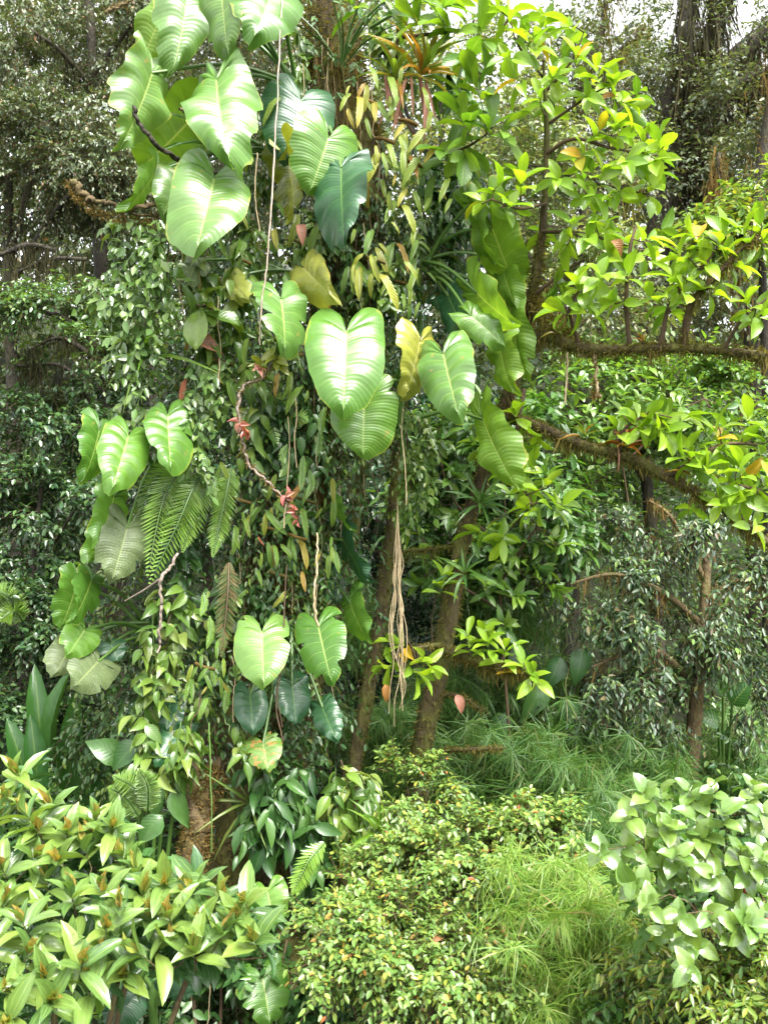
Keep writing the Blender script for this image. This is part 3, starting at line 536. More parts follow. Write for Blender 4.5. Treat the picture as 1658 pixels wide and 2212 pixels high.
slim_tree('slender_tree', 'dark slim stem low between the dark heart leaves and the slender mossy trunks', [(630, 1750, 7.6), (655, 1600, 7.6), (690, 1450, 7.6), (735, 1250, 7.6)], [.06, .055, .05, .04], m_barkdark, 300, seed=52)

# ------------------------------------------------------------------ bright lime-leaved tree on the right
LT = [([(905, 1760, 7.0), (912, 1600, 6.9), (940, 1480, 6.8), (968, 1340, 6.7), (990, 1200, 6.6), (1040, 1030, 6.5), (1085, 890, 6.4), (1130, 740, 6.3), (1152, 620, 6.2), (1172, 480, 6.1), (1180, 300, 6.0), (1172, 130, 5.95)], [.08, .076, .07, .066, .06, .053, .048, .042, .032, .024, .017, .008])]
LB = [([(1125, 725, 6.3), (1190, 728, 6.1), (1260, 752, 5.9), (1360, 756, 5.75), (1470, 752, 5.65), (1580, 760, 5.6), (1700, 775, 5.55)], [.042, .04, .036, .033, .03, .026, .022]),
      ([(1080, 895, 6.4), (1160, 920, 6.2), (1260, 962, 6.0), (1350, 985, 5.9), (1440, 1030, 5.8), (1540, 1085, 5.7), (1680, 1190, 5.6)], [.038, .036, .034, .032, .03, .027, .024]),
      ([(960, 1390, 6.7), (890, 1400, 6.5)], [.02, .012]),
      ([(955, 1400, 6.7), (1020, 1425, 6.5), (1090, 1445, 6.4), (1150, 1458, 6.3)], [.035, .03, .026, .012]),
      ([(950, 1620, 6.9), (1010, 1618, 6.7), (1085, 1615, 6.6)], [.016, .016, .01]),
      ([(910, 1515, 6.9), (980, 1500, 6.7), (1045, 1535, 6.6)], [.016, .014, .008]),
      ([(1178, 440, 6.05), (1120, 450, 5.9), (1060, 430, 5.8)], [.012, .01, .006]),
      ([(1182, 330, 6.0), (1240, 300, 5.85), (1320, 320, 5.75), (1420, 335, 5.7)], [.014, .011, .009, .005]),
      ([(1180, 270, 6.0), (1260, 215, 5.85), (1330, 175, 5.8)], [.012, .008, .005]),
      ([(1176, 200, 5.98), (1235, 130, 5.85), (1260, 70, 5.8)], [.011, .008, .004]),
      ([(1175, 170, 5.98), (1120, 100, 5.9), (1100, 40, 5.85)], [.010, .008, .004]),
      ([(1183, 395, 6.03), (1270, 395, 5.9), (1400, 420, 5.8)], [.012, .009, .005]),
      ([(1170, 500, 6.1), (1260, 505, 5.9), (1380, 540, 5.8)], [.014, .01, .006]),
      ([(1360, 752, 5.75), (1352, 650, 5.65), (1360, 540, 5.6), (1375, 480, 5.6)], [.018, .016, .012, .006]),
      ([(1425, 755, 5.68), (1445, 660, 5.6), (1500, 600, 5.5), (1545, 540, 5.45)], [.018, .014, .010, .006]),
      ([(1475, 755, 5.65), (1490, 660, 5.55), (1540, 600, 5.45), (1600, 540, 5.4), (1640, 510, 5.4)], [.026, .022, .018, .014, .008]),
      ([(1560, 758, 5.6), (1600, 690, 5.5), (1660, 640, 5.45)], [.012, .010, .006]),
      ([(1250, 748, 5.92), (1230, 660, 5.8), (1280, 600, 5.75)], [.014, .010, .005]),
      ([(1335, 982, 5.9), (1345, 930, 5.8), (1400, 890, 5.75)], [.014, .01, .006]),
      ([(1440, 1030, 5.8), (1490, 1000, 5.65), (1560, 960, 5.6), (1640, 960, 5.6)], [.02, .016, .012, .006]),
      ([(1130, 840, 6.35), (1110, 1000, 6.2), (1150, 1090, 6.1)], [.018, .012, .006]),
      ([(1150, 640, 6.2), (1200, 600, 6.05), (1260, 560, 5.95)], [.014, .010, .006]),
      ([(1540, 1085, 5.7), (1600, 1050, 5.55), (1660, 1080, 5.5)], [.014, .01, .006])]
LC = [(1105, 35, 5.85), (1060, 20, 5.9), (1175, 60, 5.85), (1150, 105, 5.8), (1095, 110, 5.8), (1235, 60, 5.8), (1235, 115, 5.75), (1280, 150, 5.75), (1195, 165, 5.8), (1115, 165, 5.8), (1320, 185, 5.75), (1265, 215, 5.75), (1165, 215, 5.75), (1350, 240, 5.7),
      (1330, 275, 5.7), (1290, 285, 5.75), (1390, 310, 5.7), (1420, 300, 5.7), (1415, 345, 5.65), (1350, 350, 5.65), (1300, 375, 5.75), (1255, 330, 5.8), (1390, 400, 5.75), (1330, 415, 5.75), (1270, 425, 5.8), (1400, 425, 5.8), (1120, 380, 5.85), (1070, 400, 5.8), (1100, 445, 5.8), (1050, 440, 5.85), (1200, 380, 5.85),
      (1230, 470, 5.85), (1300, 480, 5.8), (1360, 510, 5.8), (1270, 520, 5.8), (1320, 555, 5.75), (1220, 540, 5.85), (1390, 545, 5.75),
      (1410, 520, 5.55), (1460, 540, 5.5), (1500, 510, 5.45), (1550, 510, 5.4), (1600, 500, 5.4), (1640, 490, 5.4), (1655, 560, 5.4), (1590, 570, 5.4), (1520, 575, 5.45), (1440, 590, 5.5), (1360, 590, 5.55), (1300, 600, 5.6), (1240, 610, 5.7), (1270, 660, 5.7), (1330, 650, 5.6), (1400, 640, 5.55), (1470, 640, 5.5), (1540, 650, 5.45), (1610, 640, 5.4), (1650, 690, 5.4), (1210, 680, 5.8), 
      (1390, 890, 5.75), (1440, 900, 5.7), (1480, 905, 5.7), (1340, 925, 5.8), (1380, 930, 5.7), (1445, 930, 5.65), (1490, 960, 5.65), (1540, 980, 5.6), (1600, 950, 5.6), (1640, 1000, 5.55), (1620, 1060, 5.5), (1560, 1090, 5.55), (1640, 1130, 5.5), (1470, 985, 5.6), (1530, 1015, 5.55), (1600, 1005, 5.5), (1655, 1045, 5.5), (1590, 1085, 5.5), (1655, 930, 5.55), (1560, 925, 5.6), (1615, 905, 5.6),
      (1110, 900, 6.2), (1160, 960, 6.15), (1120, 1010, 6.1), (1180, 1060, 6.1), (1070, 960, 6.2), (1210, 1090, 6.1), (1140, 1100, 6.1)]
LC2 = [(830, 1440, 6.45), (900, 1455, 6.4), (860, 1390, 6.5), (930, 1440, 6.4), (1010, 1375, 6.4), (1050, 1385, 6.35), (1090, 1400, 6.35), (1130, 1430, 6.3), (1150, 1455, 6.25), (1040, 1365, 6.4), (960, 1250, 6.5), (1030, 1150, 6.4), (1080, 1170, 6.4)]
t = thing('lime_leaf_tree', 'brown-trunked tree with two long mossy boughs and glowing lime-green leaves on the right', 'tree', P(*LT[0][0][0]) * [1, 1, 0] + [0, 0, float(ground_z(*P(*LT[0][0][0])[:2]))])
rng = R(61); b0 = BASE[t.name]
g = Geo(); g.add(*tube(np.vstack([[b0], PP(LT[0][0])]), [.11] + LT[0][1], 14, 150, .13, 61)); part('trunk', g, m_bark, t)
skel = [catmull(PP(LT[0][0])[7:], 40)]
for i, (bp, r) in enumerate(LB):
    g = Geo(); g.add(*tube(PP(bp), r, 9, len(bp) * 9, .14, 62 + i)); part('branch', g, m_bark if i < 6 else m_twig, t); skel.append(catmull(PP(bp), 24))
skel = np.vstack(skel)
def rosettes(rng, tips, skel, k, leaf, wid, spread=(25, 95), up=.25, twr=.005, tip_up=.35, face=(0, -.15, 0)):
    """a curved twig from the nearest branch to each tip with k leaves round its end"""
    tips = np.asarray(tips); A = []; TW = []
    for q in tips:
        dist = np.linalg.norm(skel - q, axis=1) + .15 * np.maximum(0, skel[:, 2] - q[2]); s = skel[np.argmin(dist)]
        if np.linalg.norm(q - s) > .9: s = q + (s - q) * .9 / np.linalg.norm(q - s)
        mid = (s + q) / 2 + rng.normal(0, .04, 3); TW.append(catmull([s, mid, q], 4))
        ax = nrm(nrm(q - s) + UP * tip_up + rng.normal(0, .2, 3)); a = nrm(np.cross(ax, [.2, .5, .8])); b = np.cross(ax, a); n = rng.integers(k[0], k[1] + 1)
        for j in range(n):
            th = j * 2.4 + rng.normal(0, .25); an = math.radians(spread[0] + (spread[1] - spread[0]) * (1 - j / max(1, n - 1)) + rng.normal(0, 10))
            d = ax * math.cos(an) + (a * math.cos(th) + b * math.sin(th)) * math.sin(an); d = nrm(d - UP * .12)
            A.append((q - ax * .035 * (n - 1 - j) * .5, d, nrm(ax * .8 + UP * .5 + np.array(face) + rng.normal(0, .22, 3)), leaf * rng.uniform(.7, 1.15)))
    p, d, n_ = (np.array([x[i] for x in A]) for i in range(3)); L = np.array([x[3] for x in A]); return (p, d, n_, L, L * wid * rng.uniform(.88, 1.12, len(L))), np.array(TW)
lm = [leaf_mesh(tpl(k_, f_, c_, .03, s_, .46, 5), 'lime%d' % s_, m_lime) for s_, (k_, f_, c_) in enumerate([('obovate', .35, .15), ('elliptic', .4, .22), ('elliptic', .3, .08)])]
def split_leaves(t, arr, meshes, mat_rest, T, rng, cap=298, name='leaf'):
    o = rng.permutation(len(arr[0])); a, b = o[:cap], o[cap:]
    leaf_parts(name, meshes, t, *[x[a] for x in arr], rng)
    if len(b):
        g = Geo(); scatter(g, T, *[x[b] for x in arr[:3]], arr[3][b], arr[4][b]); part('foliage', g, mat_rest, t, kind='stuff')
arr, tw = rosettes(rng, PP([(x + rng.normal(0, 6), y + rng.normal(0, 6), d) for x, y, d in LC]), skel, (5, 7), .175, .46)
arr2, tw2 = rosettes(rng, PP(LC2), skel, (5, 8), .185, .38)
split_leaves(t, [np.concatenate([x, y]) for x, y in zip(arr, arr2)], lm, m_lime, tpl('elliptic', .25, .15), rng)
g = Geo(); twigs(g, np.concatenate([tw, tw2]), .0065); part('twigs', g, m_twig, t, kind='stuff')
tips = [(x + rng.normal(0, 32), y + rng.normal(0, 28), d + rng.uniform(.15, .7)) for x, y, d in LC[::2]]
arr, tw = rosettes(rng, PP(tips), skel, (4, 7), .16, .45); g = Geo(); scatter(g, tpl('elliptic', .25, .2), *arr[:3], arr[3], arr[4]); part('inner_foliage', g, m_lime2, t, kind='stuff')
g = Geo(); twigs(g, tw, .005); part('inner_twigs', g, m_twig, t, kind='stuff')
g = Geo()
for i, (nm, ln) in enumerate([(1000, .07), (1000, .08), (60, .04), (520, .08), (160, .05), (120, .05)]):
    hang_moss(g, rng, PP(LB[i][0]), max(LB[i][1]), nm, ln, .010)
hang_moss(g, rng, PP(LB[15][0]), .025, 300, .08, .009)
hang_moss(g, rng, PP([(1240, 735, 6), (1180, 690, 6.1), (1150, 640, 6.2)]), .05, 500, .12, .01)
cpt = catmull(PP(LT[0][0]), 200); i = rng.integers(0, 160, 2600); d = nrm(rng.normal(size=(2600, 3))); rr = np.interp(np.linspace(0, 1, 200), np.linspace(0, 1, len(LT[0][1])), LT[0][1])
scatter(g, NARROW, cpt[i] + d * rr[i, None] * .9, d - UP * .4, rng.normal(size=d.shape), .04 * rng.uniform(.5, 1.8, 2600), .010)
part('moss', g, m_moss, t, kind='stuff')

# ------------------------------------------------------------------ giant heart-leaved climbers
HX = np.array([0, .09, .20, .40, .66, .87, .98, 1.0, .985, .89, .71, .47, .20, 0]); HY = np.array([0, -.13, -.30, -.41, -.39, -.26, -.06, .12, .34, .56, .74, .88, .985, 1.05])
def heart(seed, lobe=1.0, wav=.06, corr=.010, fold=.07, droop=.17, bites=0, KV=10):
    rng = R(seed); tw_ = rng.normal(0, .35); nk, ns = KV * 4 + 1, 9; e = np.linspace(0, 1, nk)
    oc = catmull(np.stack([HX, np.where(HY < 0, HY * lobe * 1.12, HY / 1.06), 0 * HX], 1), 200); ln = np.concatenate([[0], np.cumsum(np.linalg.norm(np.diff(oc * [.55, 1, 1], axis=0), axis=1))]); ln /= ln[-1]
    g = Geo(); s = (np.linspace(0, 1, ns) ** .9)[None]
    for sd in (-1, 1):
        ex = np.interp(e, ln, oc[:, 0]); ey = np.interp(e, ln, oc[:, 1]); nz = sum(np.sin(e * f * 6.28 + rng.random() * 6) / f for f in (2, 3.5, 6, 9, 14)) * .05
        my = np.where(e < .42, 0, ((np.clip(e, .42, 1) - .42) / .58) ** 1.05 * .985); my[-1] = ey[-1]
        lim = 1 + nz * (np.sin(e * math.pi) > .15)
        for _ in range(bites): c = rng.uniform(.3, .95); lim = lim - rng.uniform(.12, .4) * np.exp(-((e - c) / rng.uniform(.012, .03)) ** 2)
        sv = s * np.clip(lim, .2, 1.2)[:, None]
        x = ex[:, None] * sv * .5; y = my[:, None] + (ey - my)[:, None] * sv - .05 * np.sin(math.pi * sv) * (e > .42)[:, None]
        z = fold * np.abs(x) * 1.2 - droop * np.where(y > 0, y ** 2, y ** 2 * 1.4) + corr * (np.abs(np.sin(math.pi * KV * e)) - .5)[:, None] * np.sin(math.pi * np.clip(sv, 0, 1)) ** .6 * 1.6
        z = z + wav * sv ** 2.2 * (np.sin(e * 6.28 * rng.uniform(2.2, 3.6) + rng.random() * 6) + .6 * np.sin(e * 6.28 * rng.uniform(5, 8) + rng.random() * 6))[:, None] - .10 * sv ** 3 + sd * x * tw_ * (y + .2)
        V = np.stack([sd * x, y, z], -1).reshape(-1, 3); U = np.stack(np.broadcast_arrays((e * KV)[:, None], sv), -1).reshape(-1, 2)
        i = np.arange(nk - 1)[:, None] * ns; j = np.arange(ns - 1)[None]; q = np.stack([i + j, i + j + 1, i + ns + j + 1, i + ns + j], -1).reshape(-1, 4)
        g.add(V, q if sd > 0 else q[:, ::-1], U)
    return g
def heart_leaf(t, at, tip, wpx, d, root, mat, turn=0, dz=-.2, seed=0, back=False, petiole=True, **kw):
    A, T = P(*at, d), P(*tip, d + dz); ax = T - A; L = np.linalg.norm(ax); D = ax / L; v = nrm(np.array([0, 0, CZ]) - A); N = nrm(v - D * (v @ D))
    if back: N = -N
    th = math.radians(turn); N = N * math.cos(th) + np.cross(D, N) * math.sin(th); S = np.cross(D, N); W = 1.0 * wpx / F * d / max(.25, math.cos(th))
    g = heart(seed, **kw); me = g.mesh('leaf', mat); b = BASE[t.name]
    o = bpy.data.objects.new('leaf', me); C.objects.link(o); o.parent = t; M = np.eye(4); M[:3, 0] = S * W; M[:3, 1] = D * L; M[:3, 2] = N * L; M[:3, 3] = A - b; o.matrix_local = Matrix(M.tolist())
    if petiole and root is not None:
        Rt = P(*root); g = Geo(); mid = (A + Rt) / 2 + np.array([0, .03, .10 * np.linalg.norm(A - Rt)]); g.add(*tube([Rt, mid, A - N * .004 - D * .0], [.017, .013, .010], 7, 16)); part('petiole', g, m_stalk, t)
def climber(label, root, leaves, seed, name='philodendron'):
    t = thing(name, label, 'climber', P(*root), 'heart-leaved climbers on the mossy tree'); rng = R(seed)
    g = Geo(); r0 = P(*root); g.add(*tube([r0 + [.02, .12, -.5], r0 + [0, .05, -.2], r0, r0 + [.01, 0, .10]], [.022, .026, .03, .02], 8, 24, .12, seed)); part('stem', g, m_stalk, t)
    for i, l in enumerate(leaves):
        at, tip, w, d, mat = l[:5]; kw = dict(l[5]) if len(l) > 5 else {}; kw.setdefault('bites', int(rng.random() < .45))
        rt = kw.pop('root', (root[0] + rng.normal(0, 10), root[1] + rng.normal(0, 10), root[2])); kw['turn'] = kw.get('turn', 0) + rng.normal(0, 3.5); kw['dz'] = kw.get('dz', -.2) + rng.normal(0, .06); heart_leaf(t, at, tip, w, d, rt, mat, seed=seed * 40 + i, **kw)
    return t
H, HD, HP, HY_, HBk, HO, HT = m_philo, m_philo_dark, m_philo_pale, m_philo_yel, m_philo_backlit, m_philo_old, m_philo_torn
climber('heart-leaved climber at the top left with long stalks and six big drooping wavy leaves', (640, 185, 6.45),
        [((408, -35), (392, 142), 92, 5.9, HP, dict(turn=-25, wav=.06)), ((478, -40), (482, 98), 118, 5.85, HP, dict(turn=20, wav=.05)), ((372, -10), (284, 148), 85, 6.2, HBk, dict(turn=40, wav=.06, dz=.05)),
         ((329, 157), (284, 313), 112, 5.8, HP, dict(turn=-32, wav=.09)), ((468, 172), (474, 323), 118, 5.75, H, dict(turn=28, wav=.07)), ((592, -25), (560, 62), 150, 5.9, H, dict(turn=-10, dz=-.3))], 1)
climber('heart-leaved climber on the upper left with one broad pale shining leaf and backlit ones behind', (585, 330, 6.5),
        [((412, 258), (314, 368), 135, 6.3, HBk, dict(turn=30, back=True, dz=.1)), ((335, 372), (291, 460), 45, 6.1, H, dict(turn=-55)), ((390, 377), (352, 456), 92, 6.15, HP, dict(turn=20)),
         ((463, 384), (432, 521), 162, 5.7, HP, dict(turn=-6, dz=-.32, wav=.025, droop=.15))], 2)
climber('heart-leaved climber high at the centre with overlapping dark and bright leaves', (700, 260, 6.35),
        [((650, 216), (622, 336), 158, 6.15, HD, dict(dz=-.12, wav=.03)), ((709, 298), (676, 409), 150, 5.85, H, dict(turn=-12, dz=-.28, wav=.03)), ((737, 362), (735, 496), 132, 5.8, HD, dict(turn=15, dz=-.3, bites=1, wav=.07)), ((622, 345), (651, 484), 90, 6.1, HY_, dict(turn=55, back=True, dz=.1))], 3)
climber('heart-leaved climber left of centre with two yellowing leaves beside the hanging liana', (690, 600, 6.4),
        [((655, 578), (702, 627), 92, 6.0, HY_, dict(turn=0, dz=-.3, wav=.05, lobe=1.2)), ((607, 646), (622, 744), 118, 5.75, HP, dict(turn=-15, dz=-.25, bites=2, lobe=1.3)), ((490, 600), (520, 640), 60, 6.2, HY_, dict(turn=20, bites=2)), ((430, 560), (405, 600), 60, 6.25, HO, dict(turn=20, bites=2))], 4)
climber('heart-leaved climber at the centre with the largest shining leaf and a crumpled yellow one', (865, 830, 6.35),
        [((748, 716), (741, 878), 172, 5.6, H, dict(dz=-.38, wav=.018, droop=.16, fold=.1, root=(830, 800, 6.3))), ((788, 860), (780, 984), 140, 5.85, H, dict(turn=8, dz=-.2, wav=.025)), ((905, 738), (888, 850), 100, 5.95, HY_, dict(turn=-38, wav=.06, corr=.03)), ((957, 764), (982, 886), 124, 5.7, HP, dict(turn=14, dz=-.3, wav=.04, corr=.02)), ((1043, 905), (1098, 1066), 62, 6.0, HBk, dict(turn=52, wav=.06, root=(910, 900, 6.35)))], 5)
climber('heart-leaved climber on the right with tall yellow-green backlit leaves on long stalks', (905, 570, 6.45),
        [((1063, 492), (1112, 640), 100, 6.0, HBk, dict(turn=22, lobe=1.4, dz=.1)), ((1015, 440), (1050, 572), 60, 6.1, HBk, dict(turn=45, wav=.08)), ((1030, 633), (1095, 703), 85, 5.95, HBk, dict(turn=35, lobe=1.8, wav=.06)), ((1015, 682), (1092, 740), 60, 5.9, H, dict(turn=-30)), ((968, 640), (1002, 724), 80, 6.25, HD, dict(turn=25)), ((1078, 740), (1090, 845), 55, 6.05, HBk, dict(turn=45, wav=.08)), ((1098, 655), (1118, 823), 62, 6.15, HBk, dict(turn=45, wav=.05)), ((1080, 560), (1100, 660), 70, 6.2, HBk, dict(turn=35))], 6)
climber('heart-leaved climber at the left with three glossy hanging leaves above the ferns', (335, 1010, 6.4),
        [((215, 929), (194, 1032), 78, 5.95, H, dict(turn=-28, wav=.06)), ((278, 941), (249, 1045), 106, 5.8, H, dict(turn=-6, dz=-.3, wav=.03, corr=.02)), ((363, 896), (366, 1001), 98, 5.9, H, dict(turn=10, dz=-.3, wav=.03, corr=.025)), ((247, 1072), (222, 1174), 78, 6.0, H, dict(turn=-25)), ((275, 1140), (247, 1250), 112, 5.9, HO, dict(turn=-10, bites=1)), ((215, 1150), (199, 1211), 42, 6.05, H, dict(turn=-40))], 7)
climber('heart-leaved climber low on the left with leaves facing away and a dusty grey-green one', (330, 1360, 6.5),
        [((197, 1254), (176, 1330), 72, 6.05, H, dict(turn=-38)), ((165, 1262), (143, 1358), 60, 6.2, H, dict(turn=-48)), ((184, 1360), (151, 1410), 84, 6.0, H, dict(turn=-10, dz=-.15)), ((213, 1428), (166, 1478), 110, 6.0, HO, dict(dz=-.2)), ((150, 1400), (125, 1452), 70, 6.2, HO, dict(turn=-20)), ((240, 1390), (255, 1420), 60, 6.2, HD, dict(turn=-10))], 8)
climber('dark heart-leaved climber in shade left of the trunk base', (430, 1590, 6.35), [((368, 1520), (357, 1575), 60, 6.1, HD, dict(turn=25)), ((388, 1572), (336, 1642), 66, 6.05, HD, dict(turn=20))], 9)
climber('heart-leaved climber below the centre with a pair of shining leaves side by side', (625, 1370, 6.4),
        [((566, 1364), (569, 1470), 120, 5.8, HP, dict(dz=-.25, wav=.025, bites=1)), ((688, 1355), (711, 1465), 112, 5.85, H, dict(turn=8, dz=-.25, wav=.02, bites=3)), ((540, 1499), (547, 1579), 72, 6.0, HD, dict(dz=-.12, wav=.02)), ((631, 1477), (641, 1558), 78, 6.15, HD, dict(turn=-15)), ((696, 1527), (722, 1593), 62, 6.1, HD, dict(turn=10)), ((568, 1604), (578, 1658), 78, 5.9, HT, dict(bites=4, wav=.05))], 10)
climber('heart-leaved climber behind the slender trunks with narrow side-on leaves', (650, 1190, 6.7), [((757, 1304), (784, 1388), 62, 6.4, H, dict(turn=50)), ((742, 1166), (777, 1257), 58, 6.45, HD, dict(turn=52)), ((722, 1080), (744, 1147), 30, 6.4, H, dict(turn=60)), ((700, 1240), (720, 1300), 55, 6.6, HD, dict(turn=40))], 11)
climber('ground climber with split wet leaves peeping out under the foreground shrub', (330, 2160, 4.9), [((381, 2090), (402, 2168), 105, 4.6, HD, dict(bites=5, dz=-.15)), ((205, 2115), (186, 2182), 84, 4.7, m_philo, dict(bites=4)), ((268, 2100), (250, 2166), 72, 4.8, HD, dict(bites=2)), ((285, 2138), (232, 2222), 90, 4.9, HD, dict(turn=15))], 12)
climber('climber with large notched leaves low at the bottom, just right of the foreground shrub', (600, 2090, 5.6), [((578, 1926), (592, 1996), 84, 5.5, H, dict(turn=10)), ((567, 2112), (586, 2210), 112, 5.2, m_philo, dict(bites=5, turn=-10)), ((545, 1990), (560, 2040), 60, 5.7, HD, dict())], 13)

# ------------------------------------------------------------------ undergrowth carpet on the slope (one mass)
def carpet(name, label, n, x0, x1, y0, y1, leaf, wid, mat, seed, T=SMALL, h=(0, .5), k=7, twig=.3, **kw):
    rng = R(seed); y = rng.uniform(y0, y1, n); x = rng.uniform(x0, x1, n) * y; q = np.stack([x, y, ground_z(x, y) + rng.uniform(*h, n)], 1)
    arr, tw = sprays(rng, q, UP * .9 + rng.normal(0, .6, q.shape) - np.array([0, .3, 0]), twig * rng.uniform(.6, 1.4, n), k, leaf, wid, **kw)
    g = Geo(); scatter(g, T, *arr[:3], arr[3], arr[4]); single(name, g, mat, label, 'undergrowth', kind='stuff')
MIDT = tpl('elliptic', .25, .3)
carpet('undergrowth', 'dark leafy undergrowth covering the gully floor', 2600, -.5, .5, 4.2, 9.5, .14, .40, m_under, 101, SMALL, (0, .7), 6, .35)
carpet('low_thicket', 'small-leaved ground thicket between the trunks', 1900, -.5, .5, 6.2, 11, .09, .45, m_bgmid, 102, SMALL, (0, 1.3), 8, .35)

# ------------------------------------------------------------------ climbing vines on and round the trunk
def hang_vine(label, paths, leaf, wid, mat, seed, k=9, parts=True, name='climbing_vine', kind='ovate', droop=.8, stem=.006, side=.12, cat='vine'):
    """vines as stems along picture paths, leaves on short side shoots"""
    rng = R(seed); t = thing(name, label, cat, P(*paths[0][0][0])); A = []
    for pts, n in paths:
        p = catmull(PP(pts), 40); p = p + np.cumsum(rng.normal(0, .006, p.shape), 0); g = Geo(); g.add(*tube(p[::4], [stem, stem * .6], 5, 30)); part('stem', g, m_stalk if rng.random() < .6 else m_twig, t)
        i = rng.integers(0, 40, n); q = p[i] + rng.normal(0, .02, (n, 3)); dr = nrm(rng.normal(size=(n, 3)) * [1, .7, .5] + np.array([0, -.5, -.1]))
        arr, tw = sprays(rng, q, dr, side * rng.uniform(.5, 1.5, n), k, leaf, wid, droop=.6, ldroop=droop, jit=.4); arr[2] = arr[2] + np.array([0, -.5, 0]) + rng.normal(0, .35, arr[2].shape); A.append(arr)
        g = Geo(); twigs(g, tw, .0025); part('shoots', g, m_stalk, t, kind='stuff')
    arr = [np.concatenate([a[i] for a in A]) for i in range(5)]
    if parts: split_leaves(t, arr, [leaf_mesh(tpl(kind, .35, (.12, .25, .4)[s], .03, s, .45, 5), kind + str(s), mat) for s in (0, 1, 2)], mat, tpl(kind, .2, .25), rng, 120)
    else: g = Geo(); scatter(g, SMALL, *arr[:3], arr[3], arr[4]); part('foliage', g, mat, t, kind='stuff')
    return t
hang_vine('pale small-leaved vine curtain on the left below the mossy branch stub', [([(260, 470, 6.2), (250, 560, 6.1), (255, 680, 6.1), (265, 780, 6.1)], 46), ([(310, 470, 6.1), (315, 600, 6.0), (300, 720, 6.05), (310, 860, 6.1)], 56), ([(370, 480, 6.1), (350, 600, 6.0), (345, 700, 6.05)], 36), ([(230, 590, 6.3), (235, 700, 6.3)], 20), ([(290, 620, 6.2), (280, 800, 6.2), (300, 930, 6.1)], 26)], .085, .5, m_vine_pale, 201, 6, False, side=.16)
hang_vine('pale vine trailing down beside the three glossy heart leaves', [([(410, 780, 6.1), (420, 880, 6.05), (425, 970, 6.0), (420, 1030, 6.0)], 40), ([(460, 700, 6.2), (470, 800, 6.1), (440, 900, 6.1)], 34)], .075, .5, m_vine_pale, 202, 6, False, side=.15)
hang_vine('leafy vine draped over the trunk between the liana and the curtain of pale vine', [([(520, 520, 6.3), (510, 640, 6.2), (520, 760, 6.2)], 22), ([(450, 540, 6.3), (440, 660, 6.25), (470, 800, 6.2)], 22), ([(560, 700, 6.3), (540, 820, 6.2), (530, 950, 6.2)], 20)], .16, .42, m_vine, 203, 4)
hang_vine('broad-leaved vine hanging at the lower left beside the bare stick', [([(380, 1270, 6.1), (360, 1350, 6.0), (350, 1430, 5.95), (345, 1520, 5.95)], 22), ([(330, 1330, 6.1), (320, 1430, 6.0), (300, 1540, 5.95), (290, 1640, 5.95)], 24), ([(400, 1290, 6.2), (395, 1380, 6.1)], 10)], .145, .48, m_vine, 204, 4, droop=.35)
hang_vine('speckled vine trailing over the mossy lower trunk', [([(430, 1500, 6.0), (425, 1570, 5.9), (410, 1660, 5.9)], 8), ([(390, 1560, 6.0), (370, 1650, 5.9), (380, 1760, 5.9)], 10), ([(480, 1540, 6.0), (520, 1600, 5.95)], 4)], .15, .45, m_vine, 205, 4, droop=1.0)
hang_vine('dark pointed-leaf plant crowding the foot of the trunk right of the moss root', [([(560, 1640, 6.1), (590, 1740, 6.05), (600, 1830, 6.0)], 30), ([(640, 1650, 6.2), (650, 1760, 6.1), (660, 1850, 6.1)], 32), ([(610, 1690, 6.0), (560, 1800, 5.95)], 22)], .19, .38, m_under, 206, 4, kind='lance', droop=.7)
hang_vine('olive speckled leafy plant on the leaning stem base above the small-leaved shrub', [([(735, 1640, 6.2), (740, 1740, 6.15), (730, 1830, 6.1)], 16), ([(790, 1680, 6.3), (800, 1770, 6.2), (770, 1860, 6.1)], 18)], .18, .42, m_vine, 207, 4, droop=.8)
hang_vine('thin-stemmed vine with tiny leaves climbing right of the centre trunk', [([(870, 1100, 6.5), (880, 1000, 6.45), (868, 880, 6.45)], 44), ([(900, 1130, 6.5), (905, 1010, 6.45), (930, 900, 6.45)], 40)], .07, .5, m_vine, 208, 6, False, stem=.008, side=.14)
hang_vine('mixed leafy vine over the dark trunk under the upper heart leaves', [([(890, 480, 6.4), (880, 560, 6.35), (860, 640, 6.3)], 18), ([(800, 580, 6.4), (790, 640, 6.35)], 10), ([(930, 520, 6.5), (910, 640, 6.45)], 16)], .13, .42, m_vine, 209, 4)
hang_vine('ragged vine covering the trunk behind the pink flower spray', [([(620, 830, 6.4), (600, 950, 6.35), (590, 1060, 6.3)], 24), ([(680, 880, 6.45), (660, 1000, 6.4), (650, 1120, 6.4)], 24), ([(560, 880, 6.4), (550, 1000, 6.35)], 16)], .13, .42, m_under, 210, 5)
hang_vine('leafy vine wrapping the trunk beside the brown-tipped fern', [([(420, 1050, 6.4), (400, 1180, 6.35), (420, 1290, 6.3)], 24), ([(500, 1250, 6.4), (480, 1380, 6.3), (470, 1500, 6.3)], 22), ([(560, 1250, 6.45), (570, 1360, 6.4)], 12)], .13, .4, m_under, 211, 5)
hang_vine('green vine at the top of the trunk behind the bromeliads', [([(640, 60, 6.6), (620, 200, 6.5), (560, 330, 6.5)], 30), ([(800, 20, 6.6), (850, 120, 6.5), (900, 200, 6.5)], 34), ([(560, 380, 6.55), (520, 480, 6.45), (560, 580, 6.4)], 28), ([(680, 460, 6.5), (650, 560, 6.45)], 20)], .12, .42, m_vine, 212, 5)
